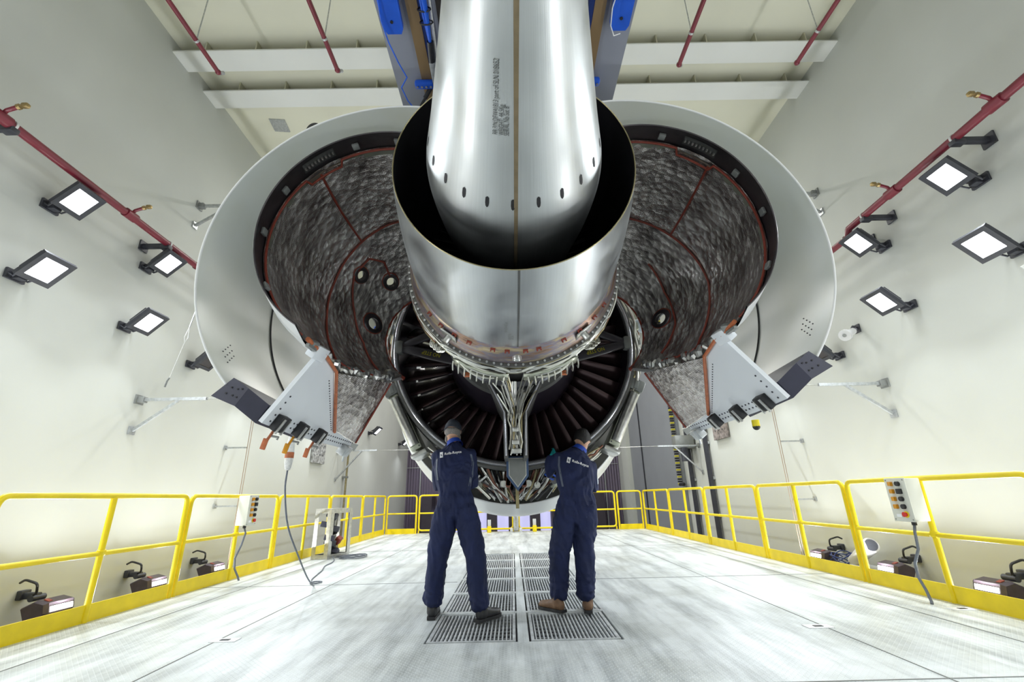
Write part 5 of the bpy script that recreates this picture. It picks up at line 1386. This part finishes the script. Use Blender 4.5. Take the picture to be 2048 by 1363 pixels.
for th_, k_ in ((100, 1.06), (88, 1.10), (70, 1.12), (50, 1.10), (30, 1.04), (8, 1.0), (1, 1.0)):
    q = math.radians(th_); rows.append([T(0.1*0.80*k_*math.sin(q)*math.cos(2*PI*j/28), 0.1*1.0*k_*math.sin(q)*math.sin(2*PI*j/28) - 0.004, 0.015 + 0.1*1.02*k_*math.cos(q) + 0.006*math.sin(3*2*PI*j/28)) for j in range(28)])
cp.grid(rows, close=True)
cap_o = cp.build('cap', M['cap'], rt, label='dark slate cloth cap')
MB().tube([T(0.087*math.cos(2*PI*j/24), 0.108*math.sin(2*PI*j/24)-0.004, 0.0 + 0.004*math.sin(2*PI*j/12)) for j in range(24)], 0.007, 6, closed=True).build('cap_band', M['cap'], cap_o)
hm = MB().sphere(T(0, -0.022, -0.028), 0.086, 20, 12, (0.98, 0.92, 0.62), R)
for s_ in (-1, 1): hm.sphere(T(s_*0.062, 0.03, -0.07), 0.035, 12, 8, (0.6, 0.9, 1.3), R)
hm.build('hair', M['ghair'], rt, label='grey hair and beard')
# right technician
rt, T, R = person('person in navy coverall, black hair and brown boots, reaching up to the engine', (0.58, 4.70, 0),
    [(0.515, 4.68, 0.90), (0.685, 4.68, 0.90)], [(0.41, 4.70, 0.52), (0.645, 4.69, 0.54)], [(0.385, 4.74, 0.12), (0.635, 4.69, 0.12)],
    [((0.60, 4.68, 0.82), (0.165, 0.13)), ((0.60, 4.68, 0.95), (0.185, 0.135)), ((0.595, 4.68, 1.04), (0.170, 0.125)), ((0.60, 4.71, 1.18), (0.180, 0.125)), ((0.615, 4.75, 1.29), (0.185, 0.12)), ((0.64, 4.78, 1.37), (0.155, 0.10)), ((0.675, 4.80, 1.43), (0.085, 0.07))],
    [(0.47, 4.79, 1.37), (0.755, 4.77, 1.29)], [(0.36, 4.82, 1.24), (0.775, 4.82, 1.06)], [(0.395, 4.83, 1.405), (0.83, 4.90, 1.11)],
    [(0.35, 0.75, 0.45), (0.1, 0.6, 0.6)], (0.675, 4.80, 1.43), (0.725, 4.87, 1.575), 0.15, -0.45,
    [((0.40, 4.70, 0), 0.75), ((0.64, 4.66, 0), -0.12)], M['bootn'], ('teal', 'wglove'), 5.0, (1.035, (0.52, 0.62)), (0.682, 4.805, 1.455),
    (0.525, 1.345, 0.22, -0.34), [[(0.455, 1.39), (0.445, 1.30), (0.45, 1.20), (0.465, 1.08)]], 0.12)
hm = MB(); rows = []
for th_, k_ in ((152, 1.04), (134, 1.10), (115, 1.13), (95, 1.12), (75, 1.12), (50, 1.12), (28, 1.09), (8, 1.07), (1, 1.07)):
    q = math.radians(th_); row = []
    for j in range(32):
        a_ = 2*PI*j/32; front = max(0, math.sin(a_)); sd_ = abs(math.cos(a_)); qq = q*(1 - 0.42*front) if th_ > 60 else q; qq = min(qq, math.radians(152 - 48*sd_))
        kk = k_*(1+0.035*noise.noise(Vector((math.cos(a_)*6, math.sin(a_)*6, th_*0.1))))
        row.append(T(0.1*0.80*kk*math.sin(qq)*math.cos(a_), 0.1*kk*math.sin(qq)*math.sin(a_) - 0.003, 0.1*1.10*kk*math.cos(qq)))
    rows.append(row)
hm.grid(rows, close=True).build('hair', M['hair'], rt, label='short black hair')

# ------------------------------------------------------------------ control boxes on the guardrails
def control_box(s, x, y, cab, lab):
    """s=+1 on the left rail (buttons face +X), -1 on the right rail"""
    t = thing('control_box', lab, 'control box', (x, y, 0.90))
    w, d, h = 0.15, 0.24, 0.40; zc = 0.905
    MB().box((x, y, zc), (w, d, h), bev=0.008).build('enclosure', M['boxg'], t)
    fx = x + s*(w/2+0.003)
    MB().box((fx, y, zc), (0.010, d+0.012, h+0.012), bev=0.004).build('front_cover', M['boxg'], t)
    m_ = MB()
    for dy in (-0.105, 0.105):
        for dz in (-0.185, 0.185): m_.disc((fx+s*0.005, y+dy, zc+dz), (1, 0, 0), 0.006, 8)
    m_.build('screws', M['grey'], t)
    for r in range(5):
        z = zc + 0.150 - 0.072*r
        ya, yb = (y - 0.045, y + 0.045) if s > 0 else (y + 0.045, y - 0.045)
        if r < 4:
            MB().box((fx+s*0.018, ya, z), (0.030, 0.042, 0.042), bev=0.006).build('amber_lamp', M['amber'], t)
            if r == 1: MB().box((fx+s*0.018, yb, z), (0.034, 0.05, 0.05), bev=0.006).build('black_switch', M['black'], t)
            else: MB().cyl((fx, yb, z), (fx+s*0.030, yb, z), 0.023, 16).build('black_button', M['black'], t)
        else:
            MB().cyl((fx, yb, z), (fx+s*0.012, yb, z), 0.030, 20).build('yellow_collar', M['ybtn'], t)
            MB().cyl((fx+s*0.012, yb, z), (fx+s*0.036, yb, z), 0.019, 16, 0.024).build('emergency_stop', M['redb'], t, label='red mushroom button')
            MB().box((fx+s*0.008, ya, z-0.012), (0.004, 0.06, 0.028)).build('rating_label', M['white'], t, smooth=False)
    MB().cyl((x, y, zc-h/2), (x, y, zc-h/2-0.04), 0.022, 12).build('cable_gland', M['black'], t)
    MB().tube([(x, y, zc-h/2-0.03)] + cab, 0.013, 10).build('power_cable', M['cable'], t)
control_box(1, -3.865, 6.93, [(-3.84, 6.94, 0.60), (-3.86, 6.92, 0.45), (-3.90, 6.88, 0.28), (-3.88, 6.88, 0.15), (-3.83, 6.90, 0.05), (-3.82, 6.92, 0.0)], 'cream control box with amber lamps on the left guardrail')
control_box(-1, 3.925, 4.78, [(3.915, 4.79, 0.60), (3.91, 4.80, 0.45), (3.87, 4.84, 0.32), (3.85, 4.82, 0.20), (3.84, 4.76, 0.10), (3.81, 4.70, 0.02), (3.80, 4.69, 0.0)], 'cream control box with amber lamps on the right guardrail')

# hanging pendant handle with its cable to the deck, tied to the left cowl latch
t = thing('pendant_plug', 'white and orange banded plug hanging from the left cowl latch', 'plug', (-2.0, 4.1, 1.42))
rows = []
prof_ = [(1.575, 0.004), (1.57, 0.022), (1.53, 0.030), (1.47, 0.034), (1.40, 0.036), (1.34, 0.034), (1.29, 0.026), (1.275, 0.020), (1.27, 0.004)]
def lathe_z(mb, cx, cy, prof, n=20):
    mb.grid([[(cx + r*math.cos(2*PI*k/n), cy + r*math.sin(2*PI*k/n), z) for k in range(n)] for z, r in prof], close=True); return mb
lathe_z(MB(), -2.0, 4.1, prof_).build('plug_body', M['white_hose'], t)
lathe_z(MB(), -2.0, 4.1, [(1.425, 0.030), (1.425, 0.0375), (1.375, 0.0375), (1.375, 0.030)]).build('orange_band', M['orange'], t, label='orange band')
MB().tube([(-2.0, 4.1, 1.57), (-1.99, 4.05, 1.62), (-1.90, 3.75, 1.60), (-1.80, 3.50, 1.56)], 0.005, 6).build('suspension_cord', M['orange'], t)
cpts = [(-2.0, 4.1, 1.275), (-2.02, 4.15, 1.1), (-2.07, 4.4, 0.80), (-2.16, 4.9, 0.50), (-2.30, 5.5, 0.23), (-2.45, 6.05, 0.06), (-2.56, 6.36, 0.010), (-2.66, 6.50, 0.010), (-2.66, 6.62, 0.010), (-2.55, 6.60, 0.012), (-2.58, 6.45, 0.014), (-2.75, 6.75, 0.010), (-2.86, 7.2, 0.010), (-2.95, 7.6, 0.010), (-3.10, 8.1, 0.010), (-3.14, 8.5, 0.010), (-3.25, 8.9, 0.010), (-3.36, 9.06, 0.06)]
cs_ = []
P_ = [Vector(p) for p in cpts]; P_ = [2*P_[0]-P_[1]] + P_ + [2*P_[-1]-P_[-2]]
for i in range(1, len(P_)-2):
    for k in range(5):
        q = k/5; p0, p1, p2, p3 = P_[i-1:i+3]; v = 0.5*((2*p1) + (p2-p0)*q + (2*p0-5*p1+4*p2-p3)*q*q + (3*p1-p0-3*p2+p3)*q**3); v.z = max(v.z, 0.009); cs_.append(v)
MB().tube(cs_, 0.008, 8).build('cable', M['cable'], t)

# metal frame stand with instruments by the left rail
t = thing('instrument_frame', 'open bright metal frame holding dark instruments beside the left guardrail', 'frame', (-3.45, 9.3, 0))
A_, B_, C_ = Vector((-3.74, 9.06, 0)), Vector((-3.43, 9.03, 0)), Vector((-3.20, 9.52, 0)); D_ = A_ + C_ - B_
H_ = 0.86
def frame_face(mb, p, q, w=0.075):
    d = (q-p); L_ = d.length; d.normalize(); ang = math.atan2(d.y, d.x); Rz = Euler((0, 0, ang)).to_matrix()
    for a_ in (w/2, L_-w/2): mb.box(p + d*a_ + Vector((0, 0, H_/2)), (w, 0.006, H_), rot=Rz)
    for z in (w/2, H_-w/2): mb.box(p + d*L_/2 + Vector((0, 0, z)), (L_-2*w, 0.006, w), rot=Rz)
fm = MB()
for p, q in ((A_, B_), (B_, C_), (C_, D_), (D_, A_)): frame_face(fm, p, q)
fm.build('frame', M['steel'], t, smooth=False)
cz_ = (A_+C_)/2
ang = math.atan2((B_-A_).y, (B_-A_).x)
MB().prism([A_+Vector((0, 0, H_)), B_+Vector((0, 0, H_)), C_+Vector((0, 0, H_)), D_+Vector((0, 0, H_))], (0, 0, 0.008)).build('top_plate', M['steel'], t, smooth=False)
MB().prism([A_+Vector((0, 0, 0.001)), B_+Vector((0, 0, 0.001)), C_+Vector((0, 0, 0.001)), D_+Vector((0, 0, 0.001))], (0, 0, 0.03)).build('base_plate', M['grey'], t, smooth=False)
rn = random.Random(2)
for i in range(9):
    p = cz_ + Vector((rn.uniform(-0.08, 0.06), rn.uniform(-0.18, 0.0), 0.12+0.078*i))
    if i % 3 == 1: MB().cyl(p - Vector((0.05, 0.04, 0)), p + Vector((0.06, -0.05, 0.03)), 0.05, 14).build('instrument', M['black'], t)
    else: MB().box(p, (0.18, 0.18, 0.10), rot=(rn.uniform(-0.4, 0.4), 0.2, rn.uniform(0, 1)), bev=0.01).build('instrument', M[('dblue', 'black', 'lamp')[i % 3]], t)
MB().box(cz_ + Vector((0.12, 0.0, 0.30)), (0.10, 0.12, 0.14), rot=(0.3, 0.6, 0), bev=0.02).build('red_handle', M['redseal'], t, label='dark red handle')
MB().cyl(cz_ + Vector((0, 0, 0.03)), cz_ + Vector((0, 0, 0.78)), 0.02, 8).build('inner_post', M['lamp'], t)
t = thing('cable_coil', 'tangled grey cable coil on the deck beside the metal frame', 'cable', (-3.0, 9.2, 0))
pts = []
for k in range(70):
    a_ = k*0.55; r = 0.13 + 0.05*math.sin(k*0.37); pts.append((-2.98 - 0.10*(k/70) + r*1.4*math.cos(a_) , 9.25 + 0.28*r/0.13*math.sin(a_)*0.8, 0.012 + 0.012*(1+math.sin(k*0.8))))
pts = [(-3.30, 9.16, 0.02), (-3.22, 9.1, 0.012)] + pts
MB().tube(pts, 0.0065, 6).build('coil', M['cable'], t)
# safety strap hanging at the left wall
t = thing('hanging_wire', 'thin white wire with a hook hanging left of the left cowl half', 'wire', (-3.84, 5.0, 3.4))
MB().cyl((-3.70, 5.0, 3.9), (-3.83, 5.0, 3.0), 0.007, 6).build('sleeve', M['grey_frame'], t)
MB().tube([(-3.83, 5.0, 3.0), (-3.865, 5.0, 2.87), (-3.85, 5.0, 2.80), (-3.82, 5.0, 2.86), (-3.83, 5.0, 2.98)], 0.005, 6).build('eye', M['white_hose'], t)
MB().cyl((-3.85, 5.0, 2.80), (-3.93, 5.0, 2.38), 0.003, 6).build('wire', M['white_hose'], t)
MB().tube([(-3.93, 5.0, 2.38), (-3.95, 5.0, 2.34), (-3.96, 5.0, 2.27)], 0.010, 6).build('hook', M['grey'], t)
MB().cyl((-3.70, 5.0, 3.9), (-2.2, 4.3, 4.9), 0.004, 6).cyl((-2.2, 4.3, 4.9), (-1.0, 4.0, 5.2), 0.004, 6).build('line', M['white_hose'], t)
